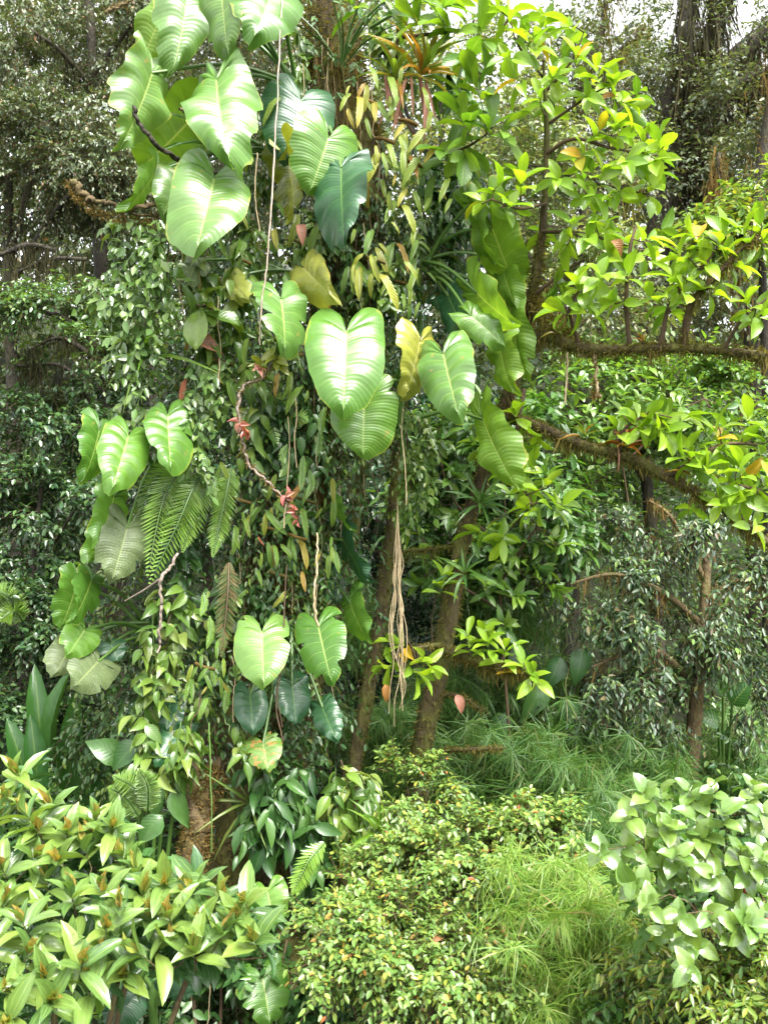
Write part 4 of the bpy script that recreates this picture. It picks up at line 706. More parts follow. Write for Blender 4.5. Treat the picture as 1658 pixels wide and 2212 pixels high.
hang_vine('leafy epiphyte tangle where the long boughs meet behind the backlit heart leaves', [([(960, 300, 6.6), (950, 420, 6.6), (960, 560, 6.6)], 40), ([(1030, 330, 6.5), (1010, 460, 6.5)], 26), ([(960, 130, 6.6), (1000, 240, 6.5)], 24)], .16, .42, m_medium, 213, 5)
hang_vine('big rounded-leaf epiphyte on a reddish stem left of centre', [([(480, 678, 6.0), (430, 672, 5.95), (385, 660, 5.9), (365, 630, 5.85)], 5)], .26, .55, m_vine, 214, 2, kind='obovate', stem=.012, side=.05, droop=.1)

def trunk_creeper(label, n, y0, y1, leaf, wid, mat, seed, k=6, twig=.16, spread=1.7, out=1.15):
    rng = R(seed); q, d = on_trunk(rng, n, y0, y1, spread, out); q = q + d * rng.uniform(0, .12, (n, 1)); t = thing('creeper', label, 'vine', q[np.argmin(q[:, 2])])
    arr, tw = sprays(rng, q, d + rng.normal(0, .6, q.shape) - UP * .2, twig * rng.uniform(.5, 1.6, n), k, leaf, wid, droop=.7, ldroop=.6, jit=.45); arr[2] = arr[2] + d[np.repeat(np.arange(n), k)] * .6
    leafy(t, 'foliage', arr, mat, SMALL, tw=tw, twr=.0025)
trunk_creeper('dark creeper clothing the whole leaning trunk', 620, 450, 1620, .075, .42, m_under, 221)
trunk_creeper('light green creeper sprinkled over the upper and middle trunk', 420, 480, 1450, .06, .48, m_vine, 222)
trunk_creeper('bright small-leaved creeper at the very top of the trunk', 90, -40, 420, .07, .42, m_medium, 223)
def column(label, n, y0, y1, leaf, wid, mat, seed, k=6, r=(.25, .75), cl=60, sh=-.25):
    """creepers hanging in a loose sheath round the trunk"""
    rng = R(seed); q, d = on_trunk(rng, cl, y0, y1, 1.9, 1.0); q = q + d * rng.uniform(*r, (cl, 1)) * [1, .45, 1] + [sh, 0, 0]; q[:, 1] = np.maximum(q[:, 1], 6.2); i = rng.integers(cl, size=n)
    s = q[i] + rng.normal(0, 1, (n, 3)) * [.08, .07, .16]; t = thing('creeper', label, 'vine', q[np.argmin(q[:, 2])])
    arr, tw = sprays(rng, s, d[i] * .6 + rng.normal(0, .6, s.shape) - UP * .3, .15 * rng.uniform(.5, 1.6, n), k, leaf, wid, droop=.8, ldroop=.6, jit=.5); arr[2] = arr[2] + [0, -.5, 0]; leafy(t, 'foliage', arr, mat, SMALL, tw=tw, twr=.0025)
column('tangle of dark fine creepers filling the flanks of the mossy trunk', 1100, 380, 1650, .062, .42, m_under, 231, cl=120)
column('tangle of mid-green fine creepers on the left flank of the mossy trunk', 800, 480, 1650, .055, .46, m_vine, 232, cl=90, sh=-.4)
column('dark-leaved hanging creepers right of the mossy trunk', 420, 380, 900, .06, .42, m_darkleaf, 233, cl=50, sh=.3)
# ------------------------------------------------------------------ strap ferns hanging on the trunk
def strap_fern(label, px, py, d, n, leaf, seed, spread=45, mats=None, drop=(.4, 1.0), wid=.21):
    rng = R(seed); d -= .2; leaf *= .6; n = int(n * 1.4); spread *= 1.15; c = P(px, py, d); t = thing('strap_fern', label, 'fern', c, 'strap ferns on the mossy tree')
    g = Geo(); g.add(*tube([c + [-.06, .03, .02], c + [0, 0, 0], c + [.07, .03, -.02]], .012, 6, 12, .2, seed)); part('rhizome', g, m_mossbrown, t)
    p = c + rng.normal(0, 1, (n, 3)) * np.array([spread, 0, spread * 1.1]) / F * d + np.stack([0 * np.zeros(n), rng.uniform(-.08, .02, n), 0 * np.zeros(n)], 1)
    a = rng.normal(0, .55, n); dd = np.stack([np.sin(a), -rng.uniform(.1, .9, n), -rng.uniform(*drop, n) - .4], 1); nn = np.stack([rng.normal(0, .3, n), -np.ones(n), .5 + rng.normal(0, .2, n)], 1)
    L = leaf * rng.uniform(.4, 1.3, n)
    leaf_parts('frond', [leaf_mesh(tpl('strap', .3, .25, .06, s, .22), 'strap%d' % s, m_strap_y if seed in (301, 302, 303, 304, 306) else m_strap) for s in range(3)], t, p, dd, nn, L, L * wid * rng.uniform(.9, 1.2, n), rng)
for a in [('yellowing strap fern hanging just below the upper bromeliads', 790, 215, 6.3, 9, .34, 301), ('strap fern with warty yellow-orange fronds at the right edge of the upper trunk', 880, 260, 6.3, 13, .36, 302, 50), ('strap fern with pale drooping fronds in the middle of the upper trunk', 830, 300, 6.35, 10, .30, 303), ('orange-tipped strap fern hanging over the shaded upper trunk', 890, 350, 6.3, 12, .34, 304, 45),
          ('strap fern of long green fronds below the overlapping dark and bright leaves', 850, 440, 6.4, 9, .34, 305), ('red-tipped strap fern above the largest shining leaf', 810, 560, 6.3, 10, .36, 306, 40), ('strap fern left of the trunk beside the hanging liana', 640, 520, 6.4, 10, .34, 307), ('thick cluster of strap fern fronds on the trunk right of the flower spray', 660, 1080, 6.35, 12, .30, 308, 42),
          ('strap fern with red frond tips under the flower spray', 640, 1160, 6.3, 10, .28, 309, 42), ('strap fern on the dark trunk above the pair of shining leaves', 580, 1140, 6.35, 8, .26, 310, 40), ('brownish strap fern low on the mossy trunk', 440, 1440, 6.15, 10, .22, 311, 30), ('strap fern by the mid trunk behind the pale liana', 520, 560, 6.4, 9, .32, 312), ('strap fern clinging to the left flank of the trunk', 480, 780, 6.3, 10, .32, 313), ('strap fern in the shade behind the crumpled yellow leaf', 870, 610, 6.45, 9, .30, 314), ('small strap fern low above the two dark heart leaves', 600, 1240, 6.4, 7, .24, 315, 36),
          ('dark strap fern just left of the largest shining leaf', 630, 760, 6.45, 10, .32, 316), ('strap fern over the flank of the trunk below the small pale vine', 520, 1080, 6.4, 10, .26, 317)]:
    strap_fern(*a)

# ------------------------------------------------------------------ feather ferns
def fern(label, fronds, seed, mat=None, name='feather_fern', npin=22):
    rng = R(seed); t = thing(name, label, 'fern', P(*fronds[0][0][0]))
    for f in fronds:
        pts, wpx = f[0], f[1]; m = f[2] if len(f) > 2 else (mat or m_fern); p = catmull(PP(pts), npin * 2); n = len(p); tg = nrm(np.gradient(p, axis=0)); v = nrm(np.array([0, 0, CZ]) - p); sd = nrm(np.cross(tg, v))
        g = Geo(); g.add(*tube(p[::4], [.007, .003], 5, 30)); fo = part('frond', g, m_stalk_red if m is m_fern_old else m_stalk, t)
        s = np.linspace(0, 1, n); ln = wpx / F * p[:, 1] * .5 * np.clip(np.minimum(s * 5 + .35, (1.04 - s) * 2.6), .08, 1); g = Geo()
        for sg in (-1, 1):
            d = sd * sg + tg * .55 + rng.normal(0, .06, p.shape) - UP * .15
            scatter(g, NARROW, p, d, v + UP * .5 + rng.normal(0, .12, p.shape), ln * rng.uniform(.9, 1.1, n), np.full(n, np.linalg.norm(p[1] - p[0]) * .95))
        sub('pinnae', g, m, fo, BASE[t.name] * 0 + BASE[t.name], kind='stuff')
fern('big feather fern with long arching fronds under the left heart leaves', [([(410, 1000, 6.1), (370, 1040, 5.95), (345, 1110, 5.85), (320, 1240, 5.8)], 95), ([(440, 1020, 6.1), (415, 1060, 5.95), (385, 1130, 5.85), (325, 1258, 5.8)], 90), ([(450, 1030, 6.15), (440, 1060, 6), (415, 1120, 5.95), (395, 1190, 5.9)], 75), ([(380, 1000, 6.2), (340, 1030, 6.1), (315, 1090, 6.05), (300, 1160, 6.0)], 70)], 401)
fern('narrow hanging feather fern left of the flower spray', [([(500, 1010, 6.2), (490, 1060, 6.1), (475, 1130, 6.05), (460, 1200, 6.0)], 70), ([(480, 1000, 6.25), (480, 1060, 6.15), (470, 1110, 6.1)], 50)], 402)
fern('fading hanging fern with a brown tip left of the pair of shining leaves', [([(495, 1215, 6.15), (493, 1270, 6.05), (487, 1340, 6.0), (478, 1415, 5.95)], 62, m_fern_old)], 403)
fern('stiff fern with broad leaflets at the foot of the trunk', [([(700, 1820, 5.7), (672, 1850, 5.6), (650, 1890, 5.55), (632, 1930, 5.5)], 62)], 404, npin=11)
fern('lacy fern in the shade behind the foreground shrub', [([(300, 1760, 5.6), (270, 1720, 5.5), (235, 1700, 5.4)], 60), ([(310, 1740, 5.6), (290, 1700, 5.5), (245, 1675, 5.4)], 60), ([(320, 1750, 5.6), (320, 1700, 5.5), (300, 1660, 5.4)], 55)], 405, npin=22)
fern('dark arching fern half hidden under the largest shining leaf', [([(620, 920, 6.4), (600, 890, 6.3), (610, 865, 6.25), (640, 870, 6.2)], 45), ([(625, 930, 6.4), (640, 900, 6.3), (665, 910, 6.2)], 45), ([(615, 935, 6.4), (590, 920, 6.3), (600, 960, 6.2)], 40)], 406, npin=9)
fern('palm-like fern fronds at the left edge below the deep green shrub', [([(40, 1330, 8), (20, 1290, 7.8), (-20, 1270, 7.7)], 60), ([(50, 1340, 8), (30, 1320, 7.8), (0, 1340, 7.7)], 55)], 407, npin=24)
rng = R(410)
for k, (px, y0, y1) in enumerate([(655, 985, 1060), (690, 930, 985), (668, 1015, 1075), (620, 960, 1000), (453, 1330, 1400), (470, 1425, 1480), (610, 990, 1030), (700, 880, 940), (492, 1480, 1540), (440, 1280, 1330)]):
    fern(['string of button fern hanging at centre above the slender trunk', 'string of button fern below the largest shining leaf', 'short string of button fern by the strap fern cluster', 'string of button fern in the shade left of the largest leaf tip', 'curling string of button fern left of the brown-tipped fern', 'string of button fern below the brown-tipped fern', 'tiny string of button fern over the dark middle trunk', 'string of button fern under the left edge of the largest shining leaf', 'string of button fern left of the lone dark heart leaf', 'string of button fern beside the bare stick'][k],
         [([(px, y0, 6.1), (px + rng.normal(0, 6), (y0 + y1) / 2, 6.05), (px - 6, y1, 6.0)], 22)], 411 + k, name='button_fern', npin=14)

# ------------------------------------------------------------------ bromeliads and other rosette epiphytes
def bromeliad(label, px, py, d, n, leaf, mat, seed, tilt=(0, -.4, 1), wid=.11, spread=(20, 85), name='bromeliad', curl=.35, dead=0):
    rng = R(seed); c = P(px, py, d); t = thing(name, label, 'bromeliad', c); ax = nrm(np.array(tilt, float)); a = nrm(np.cross(ax, [.3, .9, .1])); b = np.cross(ax, a)
    th = np.arange(n) * 2.4; an = np.radians(np.linspace(spread[0], spread[1], n)) + rng.normal(0, .1, n); dd = ax * np.cos(an)[:, None] + (a * np.cos(th)[:, None] + b * np.sin(th)[:, None]) * np.sin(an)[:, None]
    L = leaf * rng.uniform(.75, 1.15, n); nn = np.tile(ax, (n, 1)) + rng.normal(0, .1, (n, 3))
    leaf_parts('leaf', [leaf_mesh(tpl('lance', .5, curl, .0, 3, wid), 'brom%.2f%.2f' % (curl, wid), mat)], t, np.tile(c, (n, 1)) + dd * .02, dd, nn, L, L * wid, rng)
    if dead:
        k = dead; dd = np.stack([rng.normal(0, .2, k), -np.ones(k) * .2, -np.ones(k)], 1); L = leaf * rng.uniform(.6, 1.1, k)
        leaf_parts('dead_leaf', [leaf_mesh(tpl('strap', .7, .1, .0, 3, .06), 'bromdead', m_deadpink)], t, np.tile(c, (k, 1)) + rng.normal(0, .04, (k, 3)), dd, np.tile([0, -1., .1], (k, 1)), L, L * .06, rng)
bromeliad('yellow and green bromeliad fanning to the right high on the trunk', 905, 165, 6.25, 22, .42, m_brom, 501, (.55, -.5, .75), .10, (15, 80), dead=7)
bromeliad('green bromeliad with orange-edged leaves beside the upper trunk', 850, 175, 6.3, 16, .34, m_brom, 502, (.2, -.6, .8), .10, dead=5)
bromeliad('small orange bromeliad perched on the lower mossy bough', 1350, 968, 5.85, 16, .15, m_brom_or, 503, (0, -.35, 1), .2, (15, 75), dead=3)
bromeliad('small green bromeliad on the lower mossy bough left of the orange one', 1262, 945, 5.95, 10, .13, m_brom, 504, (0, -.3, 1), .18)
bromeliad('tiny bromeliad on the upper mossy bough near its left end', 1205, 720, 6.0, 9, .10, m_brom, 505, (0, -.3, 1), .2)
bromeliad('tiny yellow bromeliad on the upper mossy bough near its middle', 1390, 742, 5.7, 9, .09, m_brom, 506, (0, -.3, 1), .2)
bromeliad('narrow-leaved epiphyte growing on the brown leaning trunk', 1005, 1240, 6.45, 12, .24, m_medium, 507, (-.3, -.7, .7), .13, name='rosette_epiphyte')
bromeliad('grassy epiphyte tuft on the brown trunk above the slender stems', 1035, 1090, 6.4, 18, .26, m_medium, 508, (0, -.7, .7), .10, name='rosette_epiphyte')
bromeliad('grass-leaved epiphyte arching from the foot of the big trunk', 545, 1735, 6.15, 16, .34, m_vine, 509, (-.1, -.8, .5), .06, name='rosette_epiphyte', curl=.6)
bromeliad('bright strap-leaved epiphyte above the small-leaved shrub', 815, 1800, 6.0, 14, .32, m_lime2, 510, (.5, -.5, .7), .10, name='rosette_epiphyte', dead=5)
bromeliad('stalked rosette of upright leaves on the upper trunk', 735, 150, 6.4, 14, .62, m_stalk, 511, (.25, -.3, .9), .03, (5, 70), name='rosette_epiphyte', curl=.2)
bromeliad('green rosette with arching leaves on the shaded left flank of the trunk', 480, 330, 6.35, 16, .42, m_medium, 512, (-.2, -.6, .7), .09, name='rosette_epiphyte', curl=.5)
bromeliad('arching pale-leaved rosette left below the pink withered leaf', 330, 780, 6.15, 12, .42, m_lime2, 513, (-.3, -.5, .7), .07, name='rosette_epiphyte', curl=.6)
bromeliad('small rosette at the far right on the lower mossy bough', 1500, 1030, 5.7, 14, .2, m_brom, 514, (0, -.4, 1), .14)
# big rounded leathery leaves at the top, on a twisting branch
def clump(label, name, tips, skel, k, leaf, wid, mats, seed, bark, cat, r=.014, shape='obovate', spread=(25, 95), cap=298):
    rng = R(seed); sk = [PP(s) for s in skel]; t = thing(name, label, cat, sk[0][0]); S = []
    for i, s in enumerate(sk): g = Geo(); g.add(*tube(s, [r, r * .5], 7, len(s) * 8, .1, seed + i)); part('branch', g, bark, t); S.append(catmull(s, 20))
    arr, tw = rosettes(rng, PP(tips), np.vstack(S), k, leaf, wid, spread); split_leaves(t, arr, [leaf_mesh(tpl(shape, .22, .15, .012, s), shape + 'c%d' % s, mats) for s in (0, 1, 2)], mats, tpl(shape, .22, .15), rng, cap)
    g = Geo(); twigs(g, tw, .006); part('twigs', g, bark, t, kind='stuff'); return t
clump('leathery bright green epiphyte with paddle leaves at the top right of the trunk', 'paddle_leaf_epiphyte', [(900, 40, 6.1), (960, 60, 6.0), (1010, 40, 6.0), (1040, 95, 5.95), (1005, 130, 5.95), (1030, 190, 5.95), (1060, 270, 5.9), (1000, 260, 6.0), (1085, 280, 5.9), (1000, 330, 6.0), (960, 330, 6.1)],
      [[(860, 240, 6.4), (930, 330, 6.2), (1000, 320, 6.05), (1050, 290, 5.95)], [(855, 130, 6.4), (862, 40, 6.3), (880, -40, 6.3)], [(870, 80, 6.35), (960, 70, 6.1), (1020, 60, 6.0)]], (5, 7), .24, .42, m_lime2, 520, m_twig, 'epiphyte')
clump('bright leafy sprig at the top centre edge', 'leafy_epiphyte', [(760, 5, 6.2), (830, 0, 6.15), (930, 5, 6.1), (880, -10, 6.1), (960, 15, 6.0)], [[(740, 130, 6.5), (790, 40, 6.3), (860, -20, 6.2)], [(800, 60, 6.4), (900, 0, 6.1)]], (4, 6), .27, .26, m_lime2, 521, m_stalk, 'epiphyte', shape='strap')

rng = R(530)
tp_ = [(x + rng.normal(0, 10), y + rng.normal(0, 10), d) for x, y, d in [(940, 890, 7.6), (1000, 880, 7.5), (1060, 900, 7.4), (960, 950, 7.5), (1020, 960, 7.4), (1090, 940, 7.4), (930, 1010, 7.6), (980, 1030, 7.5), (1060, 1060, 7.4), (1120, 1050, 7.3), (1170, 1010, 7.3), (1200, 1090, 7.3), (1140, 1120, 7.3), (1080, 1140, 7.4), (930, 1090, 7.6), (900, 1140, 7.6), (970, 1120, 7.5), (1030, 1160, 7.4), (1180, 1160, 7.4), (1100, 1210, 7.4), (920, 1200, 7.6), (1150, 1230, 7.4), (1220, 1180, 7.3), (1060, 1260, 7.4), (1130, 1290, 7.4), (1190, 1270, 7.4), (900, 1260, 7.6), (1090, 1340, 7.4), (900, 960, 7.7), (880, 1040, 7.7)] for _ in range(2)]
clump('fresh green shrub with whorled leaves behind the aerial roots and the brown trunk', 'whorled_leaf_shrub', tp_, [[(1100, 1600, 7.7), (1080, 1300, 7.6), (1090, 1100, 7.5), (1060, 930, 7.5)], [(1085, 1250, 7.6), (1150, 1150, 7.4), (1200, 1100, 7.4)], [(1085, 1180, 7.6), (980, 1080, 7.6), (940, 950, 7.6)], [(1085, 1320, 7.6), (960, 1240, 7.6), (910, 1160, 7.6)]], (5, 8), .17, .36, m_midbright, 531, m_twig, 'shrub', shape='elliptic')
tp_ = [(x + rng.normal(0, 12), y + rng.normal(0, 12), d) for x, y, d in [(1220, 800, 8.3), (1270, 830, 8.2), (1240, 880, 8.2), (1300, 900, 8.1), (1340, 840, 8.2), (1390, 870, 8.1), (1370, 930, 8.1), (1430, 820, 8.3), (1460, 880, 8.2), (1210, 940, 8.3), (1270, 960, 8.2), (1320, 980, 8.1), (1500, 840, 8.3), (1550, 880, 8.3)] for _ in range(2)]
clump('pale shining shrub with paddle-shaped leaf rosettes between the two mossy boughs', 'whorled_leaf_shrub', tp_, [[(1380, 1250, 8.6), (1350, 1050, 8.5), (1330, 900, 8.3)], [(1350, 1000, 8.5), (1450, 900, 8.3), (1520, 860, 8.3)], [(1345, 1000, 8.5), (1260, 920, 8.3), (1220, 860, 8.3)]], (5, 8), .14, .42, m_midbright, 532, m_twig, 'shrub')
# ------------------------------------------------------------------ bare branches, lianas, aerial roots, flowers
def stick(name, label, pts, r, mat, cat, seed, moss=None, mm=None, extra=()):
    t = thing(name, label, cat, P(*pts[0])); g = Geo(); q = catmull(PP(pts), len(pts) * 6); rr_ = R(seed + 9); q[1:-1] += np.cumsum(rr_.normal(0, .5, q[1:-1].shape), 0) * np.max(r) * .5 + rr_.normal(0, np.max(r) * .35, q[1:-1].shape); g.add(*tube(q, r, 8, len(q) * 3, .26, seed)); part('stem', g, mat, t)
    for i, (e, er) in enumerate(extra): g = Geo(); g.add(*tube(PP(e), er, 6, len(e) * 8, .14, seed + i + 5)); part('side_shoot', g, mat, t)
    if moss: g = Geo(); hang_moss(g, R(seed), PP(pts), np.max(r), moss[0], moss[1], .009); part('moss', g, mm or m_mossbrown, t, kind='stuff')
    return t
stick('bare_branch', 'dark bare branch curving in front of the wavy upper left leaves', [(286, 152, 5.7), (288, 210, 5.68), (300, 268, 5.68), (330, 310, 5.75), (380, 345, 5.9), (425, 370, 6.1), (520, 390, 6.4)], [.006, .010, .012, .013, .013, .012, .012], m_barkdark, 'branch', 601)
stick('mossy_branch', 'mossy branch stub with a golden tip jutting to the left', [(155, 398, 6.0), (168, 425, 6.0), (205, 455, 6.0), (245, 470, 6.0), (300, 477, 6.05), (370, 462, 6.2), (450, 450, 6.5)], [.028, .022, .016, .015, .018, .018, .02], m_barkbrown, 'branch', 602, (300, .06), extra=[([(345, 465, 6.1), (290, 463, 6.05), (235, 432, 6.0)], [.01, .008, .004])])
stick('dead_twig', 'short pale broken twig at the upper left of the trunk', [(388, 236, 5.7), (410, 246, 5.8), (450, 262, 6.1), (520, 250, 6.4)], [.008, .006, .006, .006], m_barkbrown, 'branch', 603)
stick('dead_twig', 'orange mossy twig high on the left in front of the grey-green tree', [(228, 25, 7), (262, 10, 7), (300, -10, 7)], [.012, .01, .006], m_barkbrown, 'branch', 604, (60, .04))
stick('bare_branch', 'pale bare stick hanging straight down at the lower left', [(385, 1195, 5.8), (370, 1225, 5.75), (346, 1250, 5.7), (347, 1310, 5.7), (342, 1370, 5.7), (340, 1410, 5.7)], [.008, .010, .011, .011, .010, .006], m_barkgrey, 'branch', 605, extra=[([(346, 1250, 5.7), (310, 1275, 5.75), (270, 1298, 5.8)], [.007, .006, .004])])
stick('liana', 'pale thin liana hanging from the top to the yellowing leaf', [(612, -30, 5.9), (605, 100, 5.75), (600, 250, 5.65), (592, 370, 5.6), (584, 480, 5.55), (576, 590, 5.55), (566, 660, 5.55), (562, 745, 5.6)], .0048, m_liana, 'liana', 606)
stick('liana', 'hair-thin brown liana left of the long pale one', [(556, 330, 6.0), (550, 420, 6.0), (560, 500, 6.0)], .004, m_root, 'liana', 607)
stick('liana', 'orange-brown liana strand falling onto the right one of the pair of shining leaves', [(684, 1150, 5.75), (687, 1220, 5.72), (683, 1290, 5.72), (688, 1352, 5.75)], [.004, .006, .007, .007], m_root, 'liana', 608)
stick('liana', 'thin dark liana between the pair of shining leaves', [(620, 1220, 5.9), (615, 1330, 5.85), (605, 1450, 5.8), (598, 1530, 5.8), (612, 1600, 5.8)], .004, m_twig, 'liana', 609, extra=[([(612, 1440, 5.8), (600, 1500, 5.8), (610, 1570, 5.8)], .003)])
stick('liana', 'straight thin green strand before the mossy lower trunk', [(452, 1560, 5.7), (455, 1700, 5.65), (457, 1840, 5.6)], .004, m_stalk, 'liana', 610)
stick('liana', 'thin pale strand hanging at the bottom beside the split wet leaves', [(448, 2060, 4.5), (450, 2130, 4.5), (446, 2215, 4.5)], .003, m_root, 'liana', 611)
stick('liana', 'pale mossy strand hanging below the right end of the upper bough', [(1283, 755, 5.85), (1285, 800, 5.85), (1282, 850, 5.85), (1290, 848, 5.85)], [.012, .009, .007, .004], m_root, 'liana', 612, (60, .05))
stick('liana', 'knobbly brown root hanging below the middle of the upper bough', [(1225, 760, 5.95), (1224, 830, 5.95), (1221, 870, 5.95)], .006, m_root, 'liana', 613)
for k, (lab, x, a, b) in enumerate([('thin brown rootlet hanging left of the strap fern cluster', 620, 900, 1140), ('thin rootlet above the big feather fern', 470, 640, 820), ('thin rootlet among the pale vine curtain', 395, 500, 690), ('thin rootlet right of the largest shining leaf', 868, 880, 1090), ('thin dark rootlet over the middle trunk by the button ferns', 640, 860, 1010), ('thin rootlet below the brown-tipped fern', 505, 1420, 1560)]):
    r_ = R(620 + k); stick('rootlet', lab, [(x + r_.normal(0, 5), a + (b - a) * s, 6.0) for s in (0, .3, .6, 1)], .0035, m_root, 'root', 620 + k)
# the bundle of pale aerial roots
rng = R(640); t = thing('aerial_roots', 'bundle of pale tangled aerial roots hanging beside the thin green-mossed trunk', 'roots', P(857, 1070, 6.3))
for k in range(15):
    end = rng.choice([1300, 1400, 1480, 1530, 1555], p=[.2, .25, .25, .2, .1]) + rng.normal(0, 20); sp = rng.choice([-11, 10]) + rng.normal(0, 5); y = np.linspace(1075 + rng.uniform(0, 60), end, 9); f = np.clip((y - 1100) / 250, 0, 1)
    g = Geo(); g.add(*tube(PP([(858 + s_ * sp * ff * .9 + rng.normal(0, 4.5) * ff, yy, 6.25 + rng.normal(0, .012)) for yy, ff, s_ in zip(y, f, np.ones(9))]), [.0016, .003, .002], 4, 40)); part('root', g, m_root, t)
def flower_spray(label, pts, r, flowers, seed, leaves=()):
    t = thing('flowering_branch', label, 'branch', P(*pts[0])); g = Geo(); rng = R(seed); q = catmull(PP(pts), 50); q[1:-1] += rng.normal(0, .006, q[1:-1].shape); g.add(*tube(q, r, 7, 110, .3, seed)); part('stem', g, m_barkgrey, t)
    g = Geo(); hang_moss(g, rng, PP(pts), .01, 160, .04, .006); part('moss', g, m_mossbrown, t, kind='stuff')
    T = tpl('elliptic', .9, .3, .02, 4)
    for fx, fy, fd, n, L in flowers:
        c = P(fx, fy, fd); d = nrm(rng.normal(size=(n, 3)) * [1, .6, .8] + [0, -.5, -.4]); l = L * rng.uniform(.6, 1.2, n); leaf_parts('bract', [leaf_mesh(T, 'bract', m_flower)], t, np.tile(c, (n, 1)), d, rng.normal(size=(n, 3)) + [0, -1, .6], l, l * .5, rng)
    for fx, fy, fd, n, L in leaves:
        c = P(fx, fy, fd); d = nrm(rng.normal(size=(n, 3)) * [1, .5, .6] + [.2, -.5, 0]); l = L * rng.uniform(.7, 1.2, n); leaf_parts('leaf', [leaf_mesh(tpl('elliptic', .25, .1, .01, 2), 'fl', m_philo_yel)], t, np.tile(c, (n, 1)), d, np.tile([0, -.6, .8], (n, 1)) + rng.normal(0, .3, (n, 3)), l, l * .38, rng)
flower_spray('pale branch arching down the trunk with pink and red flowers at its joints', [(598, 770, 5.85), (570, 812, 5.8), (528, 835, 5.75), (516, 870, 5.72), (520, 940, 5.7), (535, 995, 5.7), (565, 1030, 5.68), (600, 1062, 5.65), (622, 1090, 5.62), (640, 1105, 5.6)], [.005, .007, .008, .009, .009, .009, .008, .006, .005, .003],
             [(520, 915, 5.7, 6, .07), (538, 935, 5.68, 4, .075), (618, 1070, 5.62, 7, .07), (635, 1100, 5.6, 6, .065), (645, 1128, 5.6, 3, .055), (565, 798, 5.75, 4, .06)], 650, [(598, 775, 5.8, 7, .14), (565, 790, 5.78, 4, .13)])
# dead and withered leaves caught in the tangle
def dead_leaf(label, px, py, d, L, ang, mat, seed, name='withered_leaf', shape='ovate', wid=.5):
    rng = R(seed); g = Geo(); V, Fq, U = tpl(shape, .6, .35, .04, seed); a = math.radians(ang); c = P(px, py, d)
    scatter(g, (V, Fq, U), [c], [[math.cos(a), -.2, math.sin(a)]], [[.1, -1, .45]], L, L * wid); single(name, g, mat, label, 'leaf', c)
for k, a in enumerate([('withered pink-brown leaf hanging left of the liana end', 412, 730, 6.0, .24, -20, m_deadpink), ('orange-brown fallen leaf lying on the bright bamboo', 1232, 1935, 5.0, .20, 5, m_deadpink), ('orange leaf resting on the small-leaved shrub at the bottom', 928, 2028, 4.7, .07, 10, m_dead), ('yellow leaf hanging below the bright sprig on the aerial roots', 832, 1478, 6.4, .13, -85, m_dead), ('brown leaf hanging by the brown trunk side branch', 985, 1500, 6.5, .15, -70, m_deadpink), ('orange leaf in the crown of the lime-leaved tree', 1300, 215, 5.7, .10, 20, m_dead), ('orange leaf below the sapling crown of the lime-leaved tree', 1320, 520, 5.7, .14, -60, m_dead), ('brown rolled leaf hanging below the yellow underside leaf at upper centre', 648, 485, 6.0, .14, -80, m_deadpink), ('brown dead leaf among the dark bamboo at the right', 1340, 1620, 8.2, .40, -40, m_dead)]): dead_leaf(*a, 660 + k)

# ------------------------------------------------------------------ foreground shrub, lower left
BUD = [(80, 1772), (145, 1776), (207, 1752), (213, 1789), (243, 1769), (183, 1809), (8, 1859), (100, 1876), (155, 1912), (227, 1906), (297, 1859), (310, 1906), (357, 1886), (417, 1892), (393, 1930), (473, 1916), (530, 1932), (50, 1972), (230, 1985), (152, 2022), (223, 2026), (303, 2036), (367, 1962), (480, 1992), (550, 2012), (177, 2062), (97, 2086), (30, 2116), (0, 1742), (20, 1705), (40, 1650), (75, 1830), (260, 1940), (430, 1970), (100, 1950), (-10, 2000), (60, 2040), (350, 2020), (265, 1830), (130, 1840), (10, 1930), (420, 2030), (20, 2180), (110, 2140), (190, 2110), (-10, 2060), (270, 2085), (60, 1740), (110, 1720), (330, 1960), (510, 1960)]
rng = R(700); bt = [P(x, y + 22, 4.35 - (y - 1650) / 550 * .95 + rng.normal(0, .05)) for x, y in BUD]; sb = np.array([-1.9, 4.0, float(ground_z(-1.9, 4.0))])
t = thing('glossy_shrub', 'foreground shrub of big glossy pale green leaves with golden buds, lower left', 'shrub', sb); skel = []
for i, e in enumerate([(-30, 1900, 4.1), (120, 1980, 3.95), (260, 2020, 3.95), (420, 2010, 3.95), (90, 1850, 4.3), (300, 1930, 4.15), (30, 2100, 3.7)]):
    q = P(*e) - [0, -.05, .12]; s = catmull([sb, (sb + q) / 2 + [.1, .05, .25], q], 20); g = Geo(); g.add(*tube(s[::3], [.03, .012], 7, 30, .1, 700 + i)); part('branch', g, m_barkbrown, t); skel.append(s[10:])
skel = np.vstack(skel); LF = []; GB = []; TW = []
